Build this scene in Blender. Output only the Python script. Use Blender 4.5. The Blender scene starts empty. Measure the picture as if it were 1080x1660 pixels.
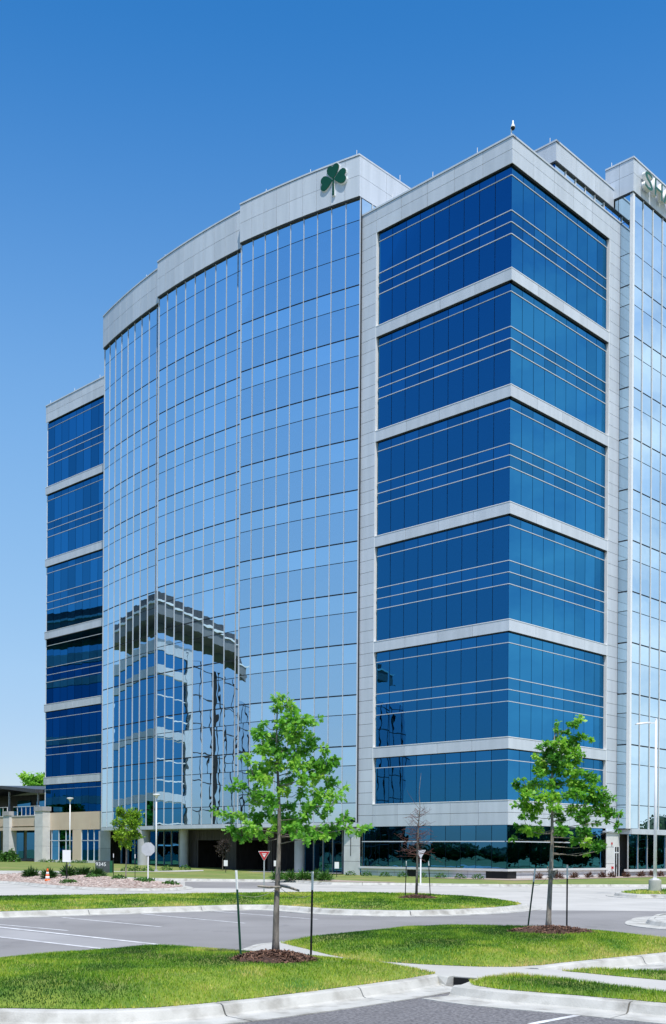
import bpy, math, random
import numpy as np
from mathutils import Vector, Matrix
from mathutils.geometry import delaunay_2d_cdt

random.seed(7); np.random.seed(7)
SC = bpy.context.scene
COL = SC.collection
R = math.radians

# ------------------------------------------------------------------ camera
F, HZ, ROLL, EYE = 1786.38, 1380.18, R(0.4), 2.05      # focal length and horizon in photo pixels (1080 x 1660)
cam_d = bpy.data.cameras.new('camera'); cam = bpy.data.objects.new('camera', cam_d); COL.objects.link(cam)
cam_d.sensor_fit = 'HORIZONTAL'; cam_d.sensor_width = 36.0; cam_d.lens = F / 1080 * 36.0
cam_d.shift_y = (HZ - 830) / 1080; cam_d.clip_start = 0.1; cam_d.clip_end = 4000
cam.matrix_world = Matrix.Translation((0, 0, EYE)) @ Matrix.Rotation(R(90), 4, 'X') @ Matrix.Rotation(ROLL, 4, 'Z')
SC.camera = cam
SC.render.engine = 'CYCLES'
SC.cycles.use_denoising = True
SC.cycles.max_bounces = 8; SC.cycles.transparent_max_bounces = 12; SC.cycles.glossy_bounces = 5
SC.cycles.caustics_reflective = False; SC.cycles.caustics_refractive = False
SC.cycles.sample_clamp_indirect = 6
SC.view_settings.view_transform = 'Standard'; SC.view_settings.look = 'None'
SC.view_settings.gamma = 1.0; SC.view_settings.use_curve_mapping = False
SC.view_settings.exposure = 0.6

# ------------------------------------------------------------------ sky and sun
SUN = Vector((0.10, -0.40, 0.91)).normalized()
world = bpy.data.worlds.new('World'); SC.world = world; world.use_nodes = True
wn, wl = world.node_tree.nodes, world.node_tree.links
wn.clear()
sky = wn.new('ShaderNodeTexSky'); sky.sky_type = 'NISHITA'; sky.sun_disc = False
sky.sun_elevation = math.asin(SUN.z); sky.sun_rotation = math.atan2(SUN.x, SUN.y)
sky.altitude = 300; sky.air_density = 1.0; sky.dust_density = 0.6; sky.ozone_density = 4.5
tc = wn.new('ShaderNodeTexCoord')
# a veil of thin cloud hangs over the right-hand side, as the right-hand glass mirrors it
mp = wn.new('ShaderNodeMapping'); mp.inputs['Scale'].default_value = (4.6, 4.6, 9.0)
cn = wn.new('ShaderNodeTexNoise'); cn.inputs['Scale'].default_value = 1.6; cn.inputs['Detail'].default_value = 9; cn.inputs['Roughness'].default_value = 0.58
cr = wn.new('ShaderNodeValToRGB'); cr.color_ramp.elements[0].position = 0.38; cr.color_ramp.elements[1].position = 0.66
sx = wn.new('ShaderNodeSeparateXYZ')
mx = wn.new('ShaderNodeMapRange'); mx.interpolation_type = 'SMOOTHSTEP'; mx.inputs['From Min'].default_value = 0.40; mx.inputs['From Max'].default_value = 0.78
mz = wn.new('ShaderNodeMapRange'); mz.interpolation_type = 'SMOOTHSTEP'; mz.inputs['From Min'].default_value = 1.15; mz.inputs['From Max'].default_value = 0.10
m1 = wn.new('ShaderNodeMath'); m1.operation = 'MULTIPLY'; m2 = wn.new('ShaderNodeMath'); m2.operation = 'MULTIPLY'
mv = wn.new('ShaderNodeMapRange'); mv.inputs['To Min'].default_value = 0.36; mv.inputs['To Max'].default_value = 1.0
m3 = wn.new('ShaderNodeMath'); m3.operation = 'MULTIPLY'; m3.inputs[1].default_value = 1.0
mixc = wn.new('ShaderNodeMix'); mixc.data_type = 'RGBA'; mixc.inputs['B'].default_value = (4.9, 5.2, 5.5, 1)
hsv = wn.new('ShaderNodeHueSaturation'); hsv.inputs['Saturation'].default_value = 1.42
gam = wn.new('ShaderNodeGamma'); gam.inputs['Gamma'].default_value = 0.75
bg = wn.new('ShaderNodeBackground'); bg.inputs['Strength'].default_value = 0.15
wo = wn.new('ShaderNodeOutputWorld')
wl.new(tc.outputs['Generated'], mp.inputs['Vector']); wl.new(mp.outputs['Vector'], cn.inputs['Vector'])
wl.new(cn.outputs['Fac'], cr.inputs['Fac']); wl.new(tc.outputs['Generated'], sx.inputs['Vector'])
wl.new(sx.outputs['X'], mx.inputs['Value']); wl.new(sx.outputs['Z'], mz.inputs['Value'])
wl.new(mx.outputs['Result'], m1.inputs[0]); wl.new(mz.outputs['Result'], m1.inputs[1])
wl.new(m1.outputs['Value'], m2.inputs[0]); wl.new(mv.outputs['Result'], m2.inputs[1]); wl.new(cr.outputs['Color'], mv.inputs['Value']); wl.new(m2.outputs['Value'], m3.inputs[0])
wl.new(sky.outputs['Color'], gam.inputs['Color']); wl.new(gam.outputs['Color'], hsv.inputs['Color']); 
gr = wn.new('ShaderNodeValToRGB'); gr.color_ramp.interpolation = 'B_SPLINE'          # grade by height: deep blue aloft, pale towards the horizon
GR = [(0.0, (.80, .80, .93)), (.056, (.85, .82, .94)), (.155, (1.4, 1.11, .99)), (.309, (2.0, 1.48, 1.25)), (.442, (1.62, 1.40, 1.34)), (.60, (.34, .92, 1.16)), (.8, (.30, .80, 1.05))]
for i, (p_, c_) in enumerate(GR):
    el = gr.color_ramp.elements[i] if i < 2 else gr.color_ramp.elements.new(p_)
    el.position = p_; el.color = (*[t / 2 for t in c_], 1)
vm = wn.new('ShaderNodeVectorMath'); vm.operation = 'MULTIPLY'; vs_ = wn.new('ShaderNodeVectorMath'); vs_.operation = 'SCALE'; vs_.inputs['Scale'].default_value = 2.0
wl.new(sx.outputs['Z'], gr.inputs['Fac']); wl.new(hsv.outputs['Color'], vm.inputs[0]); wl.new(gr.outputs['Color'], vm.inputs[1]); wl.new(vm.outputs['Vector'], vs_.inputs[0]); wl.new(vs_.outputs['Vector'], mixc.inputs['A'])
wl.new(m3.outputs['Value'], mixc.inputs['Factor']); wl.new(mixc.outputs['Result'], bg.inputs['Color'])
wl.new(bg.outputs['Background'], wo.inputs['Surface'])
sd = bpy.data.lights.new('sun', 'SUN'); sd.energy = 3.3; sd.angle = R(0.53); sd.color = (1.0, 0.955, 0.89)
so = bpy.data.objects.new('sun', sd); COL.objects.link(so)
so.rotation_mode = 'QUATERNION'; so.rotation_quaternion = SUN.to_track_quat('Z', 'Y')

# ------------------------------------------------------------------ survey: photo pixel -> place in the world
def ray(x, y):
    dx, dy = x - 540, y - HZ; c, s = math.cos(ROLL), math.sin(ROLL)
    return (dx * c + dy * s) / F, -(-dx * s + dy * c) / F
def gp(x, y, z=0.0):
    a, b = ray(x, y); Y = (z - EYE) / b
    return (a * Y, Y)
def px(X, Y, Z):
    u, v = F * X / Y, -F * (Z - EYE) / Y; c, s = math.cos(ROLL), math.sin(ROLL)
    return 540 + u * c - v * s, HZ + u * s + v * c
def sstep(t):
    t = min(1, max(0, t)); return t * t * (3 - 2 * t)
def gz(X, Y):                         # the site climbs a little towards the left end of the building
    return 0.45 * sstep((Y - 76) / 40) * sstep((6 - X) / 26)
def gpt(x, y, dz=0.0):                # ground point on the climbing lawn
    z = dz
    for _ in range(12):
        p = gp(x, y, min(z, 1.6)); z = gz(*p) + dz
    return Vector((p[0], p[1], z))

# ------------------------------------------------------------------ helpers
def tag(o, label=None, cat=None, group=None, kind=None):
    for k, v in (('label', label), ('category', cat), ('group', group), ('kind', kind)):
        if v: o[k] = v
    return o
def empty(name, loc=(0, 0, 0), rz=0.0, parent=None):
    o = bpy.data.objects.new(name, None); COL.objects.link(o); o.location = loc; o.rotation_euler = (0, 0, rz)
    o.empty_display_size = 0.2
    if parent: o.parent = parent
    return o
class MB:
    def __init__(s): s.v, s.f = [], []
    def add(s, vs, fs):
        n = len(s.v); s.v += [tuple(p) for p in vs]; s.f += [tuple(i + n for i in f) for f in fs]; return s
    BF = ((0, 3, 2, 1), (4, 5, 6, 7), (0, 1, 5, 4), (1, 2, 6, 5), (2, 3, 7, 6), (3, 0, 4, 7))
    def box(s, x0, x1, y0, y1, z0, z1):
        return s.add([(x0, y0, z0), (x1, y0, z0), (x1, y1, z0), (x0, y1, z0), (x0, y0, z1), (x1, y0, z1), (x1, y1, z1), (x0, y1, z1)], s.BF)
    def obox(s, c, ax, ay, az):
        c, ax, ay, az = map(Vector, (c, ax, ay, az))
        return s.add([c - ax - ay - az, c + ax - ay - az, c + ax + ay - az, c - ax + ay - az, c - ax - ay + az, c + ax - ay + az, c + ax + ay + az, c - ax + ay + az], s.BF)
    def bar(s, p0, p1, z0, z1, o0, o1, end=0.0):        # box along the wall line p0 -> p1 (viewer's left to right), offsets outward
        d = Vector((p1[0] - p0[0], p1[1] - p0[1])).normalized(); n = Vector((d.y, -d.x))
        if end: p0, p1 = Vector(p0) + d * end, Vector(p1) - d * end
        q = [Vector(p0) + n * o1, Vector(p1) + n * o1, Vector(p1) + n * o0, Vector(p0) + n * o0]
        return s.add([(a.x, a.y, z0) for a in q] + [(a.x, a.y, z1) for a in q], s.BF)
    def prism(s, poly, z0, z1):
        n = len(poly)
        ar = sum(poly[i][0] * poly[(i + 1) % n][1] - poly[(i + 1) % n][0] * poly[i][1] for i in range(n))
        if ar < 0: poly = poly[::-1]
        vs = [(p[0], p[1], z0) for p in poly] + [(p[0], p[1], z1) for p in poly]
        fs = [tuple(range(n))[::-1], tuple(range(n, 2 * n))] + [(i, (i + 1) % n, n + (i + 1) % n, n + i) for i in range(n)]
        return s.add(vs, fs)
    def tube(s, path, rad, n=8):
        path = [Vector(p) for p in path]; vs = []; m = len(path)
        if not hasattr(rad, '__len__'): rad = [rad] * m
        up = Vector((0.31, 0.17, 0.93))
        for i, p in enumerate(path):
            t = (path[min(i + 1, m - 1)] - path[max(i - 1, 0)]).normalized()
            a = t.cross(up if abs(t.dot(up)) < 0.95 else Vector((1, 0, 0))).normalized(); b = t.cross(a)
            for k in range(n):
                w = 2 * math.pi * k / n; vs.append(p + (a * math.cos(w) + b * math.sin(w)) * rad[i])
        fs = [(i * n + k, i * n + (k + 1) % n, (i + 1) * n + (k + 1) % n, (i + 1) * n + k) for i in range(m - 1) for k in range(n)]
        fs += [tuple(range(n))[::-1], tuple(range((m - 1) * n, m * n))]
        return s.add(vs, fs)
    def lathe(s, prof, c=(0, 0, 0), n=20):
        vs = [(c[0] + r * math.cos(2 * math.pi * k / n), c[1] + r * math.sin(2 * math.pi * k / n), c[2] + z) for r, z in prof for k in range(n)]
        m = len(prof)
        fs = [(i * n + k, i * n + (k + 1) % n, (i + 1) * n + (k + 1) % n, (i + 1) * n + k) for i in range(m - 1) for k in range(n)]
        fs += [tuple(range(n))[::-1], tuple(range((m - 1) * n, m * n))]
        return s.add(vs, fs)
    def build(s, name, mat, parent=None, smooth=False, loc=None):
        me = bpy.data.meshes.new(name); me.from_pydata(s.v, [], s.f); me.update()
        if smooth: me.polygons.foreach_set('use_smooth', [True] * len(me.polygons))
        if mat: me.materials.append(mat)
        o = bpy.data.objects.new(name, me); COL.objects.link(o)
        if parent: o.parent = parent
        if loc is not None: o.location = loc
        return o
def text_mesh(txt, size, extrude, name, mat, parent, bevel=0.0):
    cu = bpy.data.curves.new('lettering', 'FONT'); cu.body = txt; cu.size = size; cu.extrude = extrude
    cu.align_x = 'LEFT'; cu.resolution_u = 3; cu.offset = bevel
    to = bpy.data.objects.new('lettering', cu); COL.objects.link(to)
    dg = bpy.context.evaluated_depsgraph_get()
    me = bpy.data.meshes.new_from_object(to.evaluated_get(dg)); bpy.data.objects.remove(to)
    me.materials.clear(); me.materials.append(mat)
    o = bpy.data.objects.new(name, me); COL.objects.link(o); o.parent = parent
    return o
def catmull(pts, step=0.4):
    P = [Vector(p) for p in pts]; out = []
    for i in range(len(P) - 1):
        p0, p1, p2, p3 = P[max(i - 1, 0)], P[i], P[i + 1], P[min(i + 2, len(P) - 1)]
        n = max(1, int((p2 - p1).length / step))
        for k in range(n):
            t = k / n
            out.append(0.5 * ((2 * p1) + (p2 - p0) * t + (2 * p0 - 5 * p1 + 4 * p2 - p3) * t * t + (3 * p1 - p0 - 3 * p2 + p3) * t ** 3))
    out.append(P[-1]); return out

# ------------------------------------------------------------------ materials
def node_mat(name):
    m = bpy.data.materials.new(name); m.use_nodes = True
    nt = m.node_tree; b = nt.nodes['Principled BSDF']; return m, nt, b
def noise_mat(name, c1, c2, scale=3.0, rough=0.6, bump=0.0, bscale=40.0, detail=6.0, spec=0.4, coords='World', c3=None, scale3=0.5, obj_var=0.0, metallic=0.0, stretch=None):
    m, nt, b = node_mat(name); N, L = nt.nodes, nt.links
    if coords == 'World': src = N.new('ShaderNodeNewGeometry').outputs['Position']
    else: src = N.new('ShaderNodeTexCoord').outputs[coords]
    if stretch:
        mp_ = N.new('ShaderNodeMapping'); mp_.inputs['Scale'].default_value = stretch; L.new(src, mp_.inputs['Vector']); src = mp_.outputs['Vector']
    n1 = N.new('ShaderNodeTexNoise'); n1.inputs['Scale'].default_value = scale; n1.inputs['Detail'].default_value = detail; L.new(src, n1.inputs['Vector'])
    rp = N.new('ShaderNodeValToRGB'); rp.color_ramp.elements[0].position = 0.35; rp.color_ramp.elements[1].position = 0.65
    rp.color_ramp.elements[0].color = (*c1, 1); rp.color_ramp.elements[1].color = (*c2, 1); L.new(n1.outputs['Fac'], rp.inputs['Fac'])
    out = rp.outputs['Color']
    if c3:
        n3 = N.new('ShaderNodeTexNoise'); n3.inputs['Scale'].default_value = scale3; n3.inputs['Detail'].default_value = 5; L.new(src, n3.inputs['Vector'])
        r3 = N.new('ShaderNodeValToRGB'); r3.color_ramp.elements[0].position = 0.50; r3.color_ramp.elements[1].position = 0.72; L.new(n3.outputs['Fac'], r3.inputs['Fac'])
        x3 = N.new('ShaderNodeMix'); x3.data_type = 'RGBA'; x3.inputs['B'].default_value = (*c3, 1)
        L.new(r3.outputs['Color'], x3.inputs['Factor']); L.new(out, x3.inputs['A']); out = x3.outputs['Result']
    if obj_var:
        oi = N.new('ShaderNodeObjectInfo'); mr = N.new('ShaderNodeMapRange'); mr.inputs['To Min'].default_value = 1 - obj_var; mr.inputs['To Max'].default_value = 1 + obj_var
        L.new(oi.outputs['Random'], mr.inputs['Value'])
        hv = N.new('ShaderNodeHueSaturation'); L.new(mr.outputs['Result'], hv.inputs['Value']); L.new(out, hv.inputs['Color']); out = hv.outputs['Color']
    L.new(out, b.inputs['Base Color'])
    b.inputs['Roughness'].default_value = rough; b.inputs['Specular IOR Level'].default_value = spec; b.inputs['Metallic'].default_value = metallic
    if bump:
        n2 = N.new('ShaderNodeTexNoise'); n2.inputs['Scale'].default_value = bscale; n2.inputs['Detail'].default_value = 4; L.new(src, n2.inputs['Vector'])
        bp = N.new('ShaderNodeBump'); bp.inputs['Strength'].default_value = bump; bp.inputs['Distance'].default_value = 0.02
        L.new(n2.outputs['Fac'], bp.inputs['Height']); L.new(bp.outputs['Normal'], b.inputs['Normal'])
    return m
def glass_mat(name, refl, trans, fac, warp=0.02, wscale=0.8, vary=(0.82, 1.12)):
    m = bpy.data.materials.new(name); m.use_nodes = True; nt = m.node_tree; N, L = nt.nodes, nt.links; N.clear()
    out = N.new('ShaderNodeOutputMaterial'); g = N.new('ShaderNodeBsdfGlossy'); g.inputs['Color'].default_value = (*refl, 1); g.inputs['Roughness'].default_value = 0.0
    tr = N.new('ShaderNodeBsdfTransparent'); tr.inputs['Color'].default_value = (*trans, 1)
    mix = N.new('ShaderNodeMixShader')
    lw = N.new('ShaderNodeLayerWeight'); lw.inputs['Blend'].default_value = 0.25
    mr = N.new('ShaderNodeMapRange'); mr.inputs['To Min'].default_value = fac; mr.inputs['To Max'].default_value = 1.0
    L.new(lw.outputs['Fresnel'], mr.inputs['Value']); L.new(mr.outputs['Result'], mix.inputs['Fac'])
    t = N.new('ShaderNodeNewGeometry'); n = N.new('ShaderNodeTexNoise'); n.inputs['Scale'].default_value = wscale; n.inputs['Detail'].default_value = 1.0
    L.new(t.outputs['Position'], n.inputs['Vector'])
    bp = N.new('ShaderNodeBump'); bp.inputs['Strength'].default_value = warp; bp.inputs['Distance'].default_value = 0.25
    L.new(n.outputs['Fac'], bp.inputs['Height']); L.new(bp.outputs['Normal'], g.inputs['Normal'])
    pv = N.new('ShaderNodeMapRange'); pv.inputs['To Min'].default_value = vary[0]; pv.inputs['To Max'].default_value = vary[1]; L.new(t.outputs['Random Per Island'], pv.inputs['Value'])
    hv = N.new('ShaderNodeHueSaturation'); hv.inputs['Color'].default_value = (*refl, 1); L.new(pv.outputs['Result'], hv.inputs['Value']); L.new(hv.outputs['Color'], g.inputs['Color'])
    L.new(tr.outputs['BSDF'], mix.inputs[1]); L.new(g.outputs['BSDF'], mix.inputs[2]); L.new(mix.outputs['Shader'], out.inputs['Surface'])
    return m
def leaf_mat(name, ramp, trans=0.35, rough=0.5):
    m, nt, b = node_mat(name); N, L = nt.nodes, nt.links
    a = N.new('ShaderNodeAttribute'); a.attribute_name = 'tint'
    rp = N.new('ShaderNodeValToRGB'); e = rp.color_ramp.elements
    for i, (p, c) in enumerate(ramp):
        el = e[i] if i < 2 else e.new(p)
        el.position = p; el.color = (*c, 1)
    L.new(a.outputs['Fac'], rp.inputs['Fac']); L.new(rp.outputs['Color'], b.inputs['Base Color'])
    b.inputs['Roughness'].default_value = rough; b.inputs['Specular IOR Level'].default_value = 0.35
    if trans:
        t = N.new('ShaderNodeBsdfTranslucent'); L.new(rp.outputs['Color'], t.inputs['Color'])
        mx_ = N.new('ShaderNodeMixShader'); mx_.inputs['Fac'].default_value = trans
        out = nt.nodes['Material Output']
        L.new(b.outputs['BSDF'], mx_.inputs[1]); L.new(t.outputs['BSDF'], mx_.inputs[2]); L.new(mx_.outputs['Shader'], out.inputs['Surface'])
    return m
M = {}
M['panel'] = noise_mat('metal_panel', (0.535, 0.58, 0.635), (0.605, 0.65, 0.71), 1.3, 0.40, stretch=(1.3, 1.3, 0.13), obj_var=0.05, spec=0.5)
M['cap'] = noise_mat('white_metal', (0.80, 0.82, 0.84), (0.84, 0.85, 0.86), 2.0, 0.35)
M['joint'] = noise_mat('dark_joint', (0.03, 0.035, 0.045), (0.04, 0.045, 0.05), 2.0, 0.6)
M['glass_dark'] = glass_mat('blue_glass', (0.032, 0.205, 0.415), (0.34, 0.46, 0.58), 0.70, 0.010, vary=(0.76, 1.16))
M['glass_dark_span'] = glass_mat('blue_spandrel_glass', (0.028, 0.180, 0.375), (0.03, 0.05, 0.08), 0.92, 0.012)
M['glass_curtain'] = glass_mat('silver_glass', (0.60, 0.78, 0.90), (0.45, 0.55, 0.62), 0.84, 0.014, vary=(0.93, 1.05))
M['glass_curtain_span'] = glass_mat('silver_spandrel_glass', (0.61, 0.79, 0.90), (0.05, 0.07, 0.09), 0.95, 0.016, vary=(0.93, 1.05))
M['glass_ground'] = glass_mat('dark_shop_glass', (0.065, 0.27, 0.52), (0.10, 0.13, 0.16), 0.74, 0.012)
M['stone'] = noise_mat('pale_stone', (0.64, 0.635, 0.63), (0.72, 0.715, 0.71), 1.5, 0.7, 0.1, 30, obj_var=0.04)
M['concrete_wall'] = noise_mat('wall_concrete', (0.40, 0.40, 0.41), (0.47, 0.47, 0.48), 1.2, 0.75, 0.1, 30, obj_var=0.04)
M['tan'] = noise_mat('tan_panel', (0.68, 0.54, 0.41), (0.72, 0.58, 0.44), 0.8, 0.6, obj_var=0.03)
M['portal'] = noise_mat('dark_wood_board', (0.035, 0.03, 0.03), (0.065, 0.055, 0.052), 2.0, 0.55, stretch=(6, 6, 0.5), obj_var=0.15)
M['interior'] = noise_mat('interior_wall', (0.30, 0.30, 0.30), (0.36, 0.36, 0.36), 0.4, 0.8)
M['slab'] = noise_mat('floor_slab', (0.35, 0.35, 0.36), (0.42, 0.42, 0.42), 0.5, 0.8)
M['white'] = noise_mat('white_paint', (0.78, 0.78, 0.78), (0.82, 0.82, 0.82), 3.0, 0.4)
M['black'] = noise_mat('black_void', (0.008, 0.008, 0.009), (0.012, 0.012, 0.013), 3.0, 0.7)
M['dark_metal'] = noise_mat('dark_metal', (0.05, 0.053, 0.058), (0.075, 0.078, 0.082), 2.0, 0.45)
M['galv'] = noise_mat('galvanised_steel', (0.45, 0.46, 0.47), (0.58, 0.59, 0.60), 9.0, 0.4, metallic=0.5)
M['roof'] = noise_mat('roof_membrane', (0.45, 0.45, 0.45), (0.55, 0.55, 0.55), 0.3, 0.9)
M['green_sign'] = noise_mat('emblem_green', (0.003, 0.060, 0.026), (0.004, 0.070, 0.031), 2.0, 0.35)
M['letter_green'] = noise_mat('letter_green', (0.002, 0.095, 0.062), (0.003, 0.11, 0.072), 2.0, 0.35)
M['asphalt'] = noise_mat('asphalt_lot', (0.215, 0.205, 0.198), (0.262, 0.25, 0.242), 0.35, 0.85, 0.25, 60, c3=(0.31, 0.297, 0.287), scale3=0.12)
M['asphalt_near'] = noise_mat('asphalt_coarse', (0.105, 0.10, 0.104), (0.23, 0.22, 0.222), 22.0, 0.9, 0.6, 60, detail=3, c3=(0.125, 0.118, 0.12), scale3=0.5)
M['asphalt_pale'] = noise_mat('pale_asphalt', (0.29, 0.28, 0.275), (0.35, 0.34, 0.335), 0.5, 0.85, 0.2, 50)
M['concrete'] = noise_mat('drive_concrete', (0.45, 0.435, 0.40), (0.52, 0.50, 0.46), 0.4, 0.8, 0.08, 30, c3=(0.38, 0.37, 0.34), scale3=0.15)
M['kerb'] = noise_mat('kerb_concrete', (0.44, 0.43, 0.39), (0.545, 0.53, 0.485), 2.6, 0.8, 0.3, 45, c3=(0.29, 0.275, 0.24), scale3=2.3)
M['paint'] = noise_mat('line_paint', (0.46, 0.455, 0.45), (0.78, 0.775, 0.77), 3.5, 0.7, detail=9)
M['turf'] = noise_mat('turf', (0.07, 0.16, 0.014), (0.22, 0.28, 0.035), 1.3, 0.9, 0.5, 30, c3=(0.26, 0.24, 0.075), scale3=0.55)
M['turf_far'] = noise_mat('far_turf', (0.12, 0.18, 0.035), (0.20, 0.24, 0.06), 0.6, 0.9, 0.3, 20, c3=(0.28, 0.25, 0.09), scale3=0.2)
M['earth'] = noise_mat('dry_ground', (0.14, 0.17, 0.05), (0.22, 0.22, 0.09), 0.05, 0.95)
M['mulch'] = noise_mat('mulch', (0.035, 0.018, 0.012), (0.11, 0.055, 0.035), 14.0, 0.9, 0.8, 25)
M['chip'] = noise_mat('bark_chip', (0.06, 0.03, 0.02), (0.26, 0.14, 0.09), 9.0, 0.85)
M['gravel'] = noise_mat('gravel', (0.30, 0.23, 0.19), (0.46, 0.38, 0.33), 7.0, 0.9, 0.6, 14)
M['pebble'] = noise_mat('pebble', (0.26, 0.18, 0.15), (0.58, 0.48, 0.42), 3.5, 0.85)
M['bark'] = noise_mat('bark', (0.10, 0.085, 0.075), (0.27, 0.235, 0.20), 12.0, 0.9, 0.7, 30, stretch=(1, 1, 0.35))
M['bark_light'] = noise_mat('pale_bark', (0.20, 0.17, 0.145), (0.40, 0.35, 0.29), 14.0, 0.9, 0.6, 30, stretch=(1, 1, 0.4))
M['twig_red'] = noise_mat('red_twig', (0.10, 0.035, 0.03), (0.17, 0.075, 0.06), 6.0, 0.8)
M['post_green'] = noise_mat('green_post', (0.008, 0.055, 0.032), (0.014, 0.075, 0.045), 6.0, 0.45)
M['post_black'] = noise_mat('black_post', (0.008, 0.008, 0.009), (0.016, 0.016, 0.017), 6.0, 0.45)
M['wire'] = noise_mat('tie_wire', (0.20, 0.19, 0.17), (0.30, 0.28, 0.25), 9.0, 0.6)
M['orange'] = noise_mat('cone_orange', (0.85, 0.13, 0.01), (0.90, 0.16, 0.012), 4.0, 0.45)
M['red'] = noise_mat('sign_red', (0.50, 0.015, 0.02), (0.55, 0.02, 0.025), 4.0, 0.4)
M['sign_grey'] = noise_mat('sign_back', (0.50, 0.51, 0.52), (0.56, 0.57, 0.58), 4.0, 0.45, metallic=0.2)
M['slate'] = noise_mat('slate_block', (0.06, 0.07, 0.075), (0.08, 0.09, 0.095), 3.0, 0.5)
M['slate_green'] = noise_mat('green_block', (0.01, 0.10, 0.045), (0.015, 0.12, 0.055), 3.0, 0.5)
M['leaf_oak'] = leaf_mat('oak_leaf', [(0.0, (0.055, 0.21, 0.022)), (1.0, (0.45, 0.72, 0.10)), (0.45, (0.20, 0.53, 0.055))], 0.48)
M['leaf_oak2'] = leaf_mat('oak_leaf_dark', [(0.0, (0.035, 0.16, 0.018)), (1.0, (0.44, 0.72, 0.08)), (0.5, (0.17, 0.48, 0.042))], 0.48)
M['leaf_lime'] = leaf_mat('lime_leaf', [(0.0, (0.09, 0.25, 0.015)), (1.0, (0.34, 0.54, 0.03))], 0.45)
M['leaf_purple'] = leaf_mat('purple_leaf', [(0.0, (0.025, 0.018, 0.016)), (1.0, (0.085, 0.065, 0.05))], 0.2)
M['leaf_dark'] = leaf_mat('shrub_leaf', [(0.0, (0.012, 0.045, 0.010)), (1.0, (0.055, 0.14, 0.025))], 0.2)
M['leaf_mid'] = leaf_mat('hedge_leaf', [(0.0, (0.020, 0.085, 0.012)), (1.0, (0.10, 0.25, 0.03))], 0.25)
M['leaf_rust'] = leaf_mat('rusty_grass', [(0.0, (0.07, 0.03, 0.022)), (1.0, (0.20, 0.11, 0.07))], 0.2)
M['blade'] = leaf_mat('grass_blade', [(0.0, (0.020, 0.085, 0.006)), (1.0, (0.68, 0.56, 0.19)), (0.34, (0.145, 0.32, 0.015)), (0.64, (0.41, 0.51, 0.042))], 0.25, 0.6)

def worn(mat, dark, scale, lo, hi):
    nt = mat.node_tree; N, L = nt.nodes, nt.links; b = N['Principled BSDF']; src = b.inputs['Base Color'].links[0].from_socket
    g = N.new('ShaderNodeNewGeometry'); mp_ = N.new('ShaderNodeMapping'); mp_.inputs['Scale'].default_value = (1.0, 0.45, 1.0); L.new(g.outputs['Position'], mp_.inputs['Vector'])
    n = N.new('ShaderNodeTexNoise'); n.inputs['Scale'].default_value = scale; n.inputs['Detail'].default_value = 7; n.inputs['Roughness'].default_value = .62; L.new(mp_.outputs['Vector'], n.inputs['Vector'])
    r = N.new('ShaderNodeMapRange'); r.inputs['From Min'].default_value = lo; r.inputs['From Max'].default_value = hi; r.inputs['To Max'].default_value = .75; L.new(n.outputs['Fac'], r.inputs['Value'])
    x = N.new('ShaderNodeMix'); x.data_type = 'RGBA'; x.inputs['B'].default_value = (*dark, 1); L.new(r.outputs['Result'], x.inputs['Factor']); L.new(src, x.inputs['A']); L.new(x.outputs['Result'], b.inputs['Base Color'])
worn(M['asphalt'], (0.12, 0.115, 0.115), 0.9, .60, .78); worn(M['asphalt_near'], (0.06, 0.057, 0.06), 1.6, .60, .76); worn(M['concrete'], (0.25, 0.24, 0.22), 0.55, .58, .80); worn(M['kerb'], (0.22, 0.205, 0.18), 1.7, .58, .78)

# ------------------------------------------------------------------ ground, lot, drive, lawns
def structure(o, name=None):
    o['kind'] = 'structure'; return o
mb = MB(); S = 1500
mb.add([(-S, -S, -.07), (S, -S, -.07), (S, S, -.07), (-S, S, -.07)], [(0, 1, 2, 3)])
structure(mb.build('ground', M['earth']))
def sheet(name, pts, z, mat, parent=None):
    m_ = MB(); m_.add([(p[0], p[1], z) for p in pts], [tuple(range(len(pts)))])
    o = m_.build(name, mat, parent)
    if o.data.polygons[0].normal.z < 0: o.data.flip_normals()
    return o
structure(sheet('road', [(-62, 38.9), (70, 38.9), (70, 70.6), (3, 70.6), (-12, 80.5), (-62, 82.0)], 0.0, M['concrete']))
structure(sheet('parking_lot', [(-48, 16.2), (60, 16.2), (60, 39.2), (-48, 39.2)], 0.004, M['asphalt']))
structure(sheet('near_parking_lot', [(-60, 2.0), (60, 2.0), (60, 16.6), (-60, 16.6)], 0.008, M['asphalt_near']))
structure(sheet('side_lane', [gp(300, 1430), gp(445, 1430.5), gp(470, 1435), gp(440, 1441), gp(300, 1439.5)], 0.005, M['asphalt']))
structure(sheet('side_lane', [gp(-200, 1424), gp(22, 1424), gp(30, 1428), gp(-200, 1432)], 0.005, M['asphalt']))

KERB_LINE = [(-500, 1419), (-150, 1420), (0, 1420.5), (160, 1421.5), (270, 1424), (440, 1426), (500, 1428), (540, 1430.5), (650, 1431.5), (810, 1433.5), (1080, 1434), (1500, 1435)]
far_line = catmull([gp(x, y, .15) for x, y in KERB_LINE], 1.5)
# lawn between the far kerb and the building, following the climb of the site
lv, lf = [], []
NL = 40
for i, p in enumerate(far_line):
    for k in range(NL + 1):
        t = k / NL; X = p.x * (1 + 0.6 * t); Y = p.y + t * (170 - p.y)
        lv.append((X, Y, gz(X, Y) + 0.14))
for i in range(len(far_line) - 1):
    for k in range(NL):
        a = i * (NL + 1) + k; lf.append((a, a + NL + 1, a + NL + 2, a + 1))
lawn = MB().add(lv, lf).build('lawn', M['turf_far'], smooth=True)
if lawn.data.polygons[0].normal.z < 0: lawn.data.flip_normals()
structure(lawn)

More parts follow.
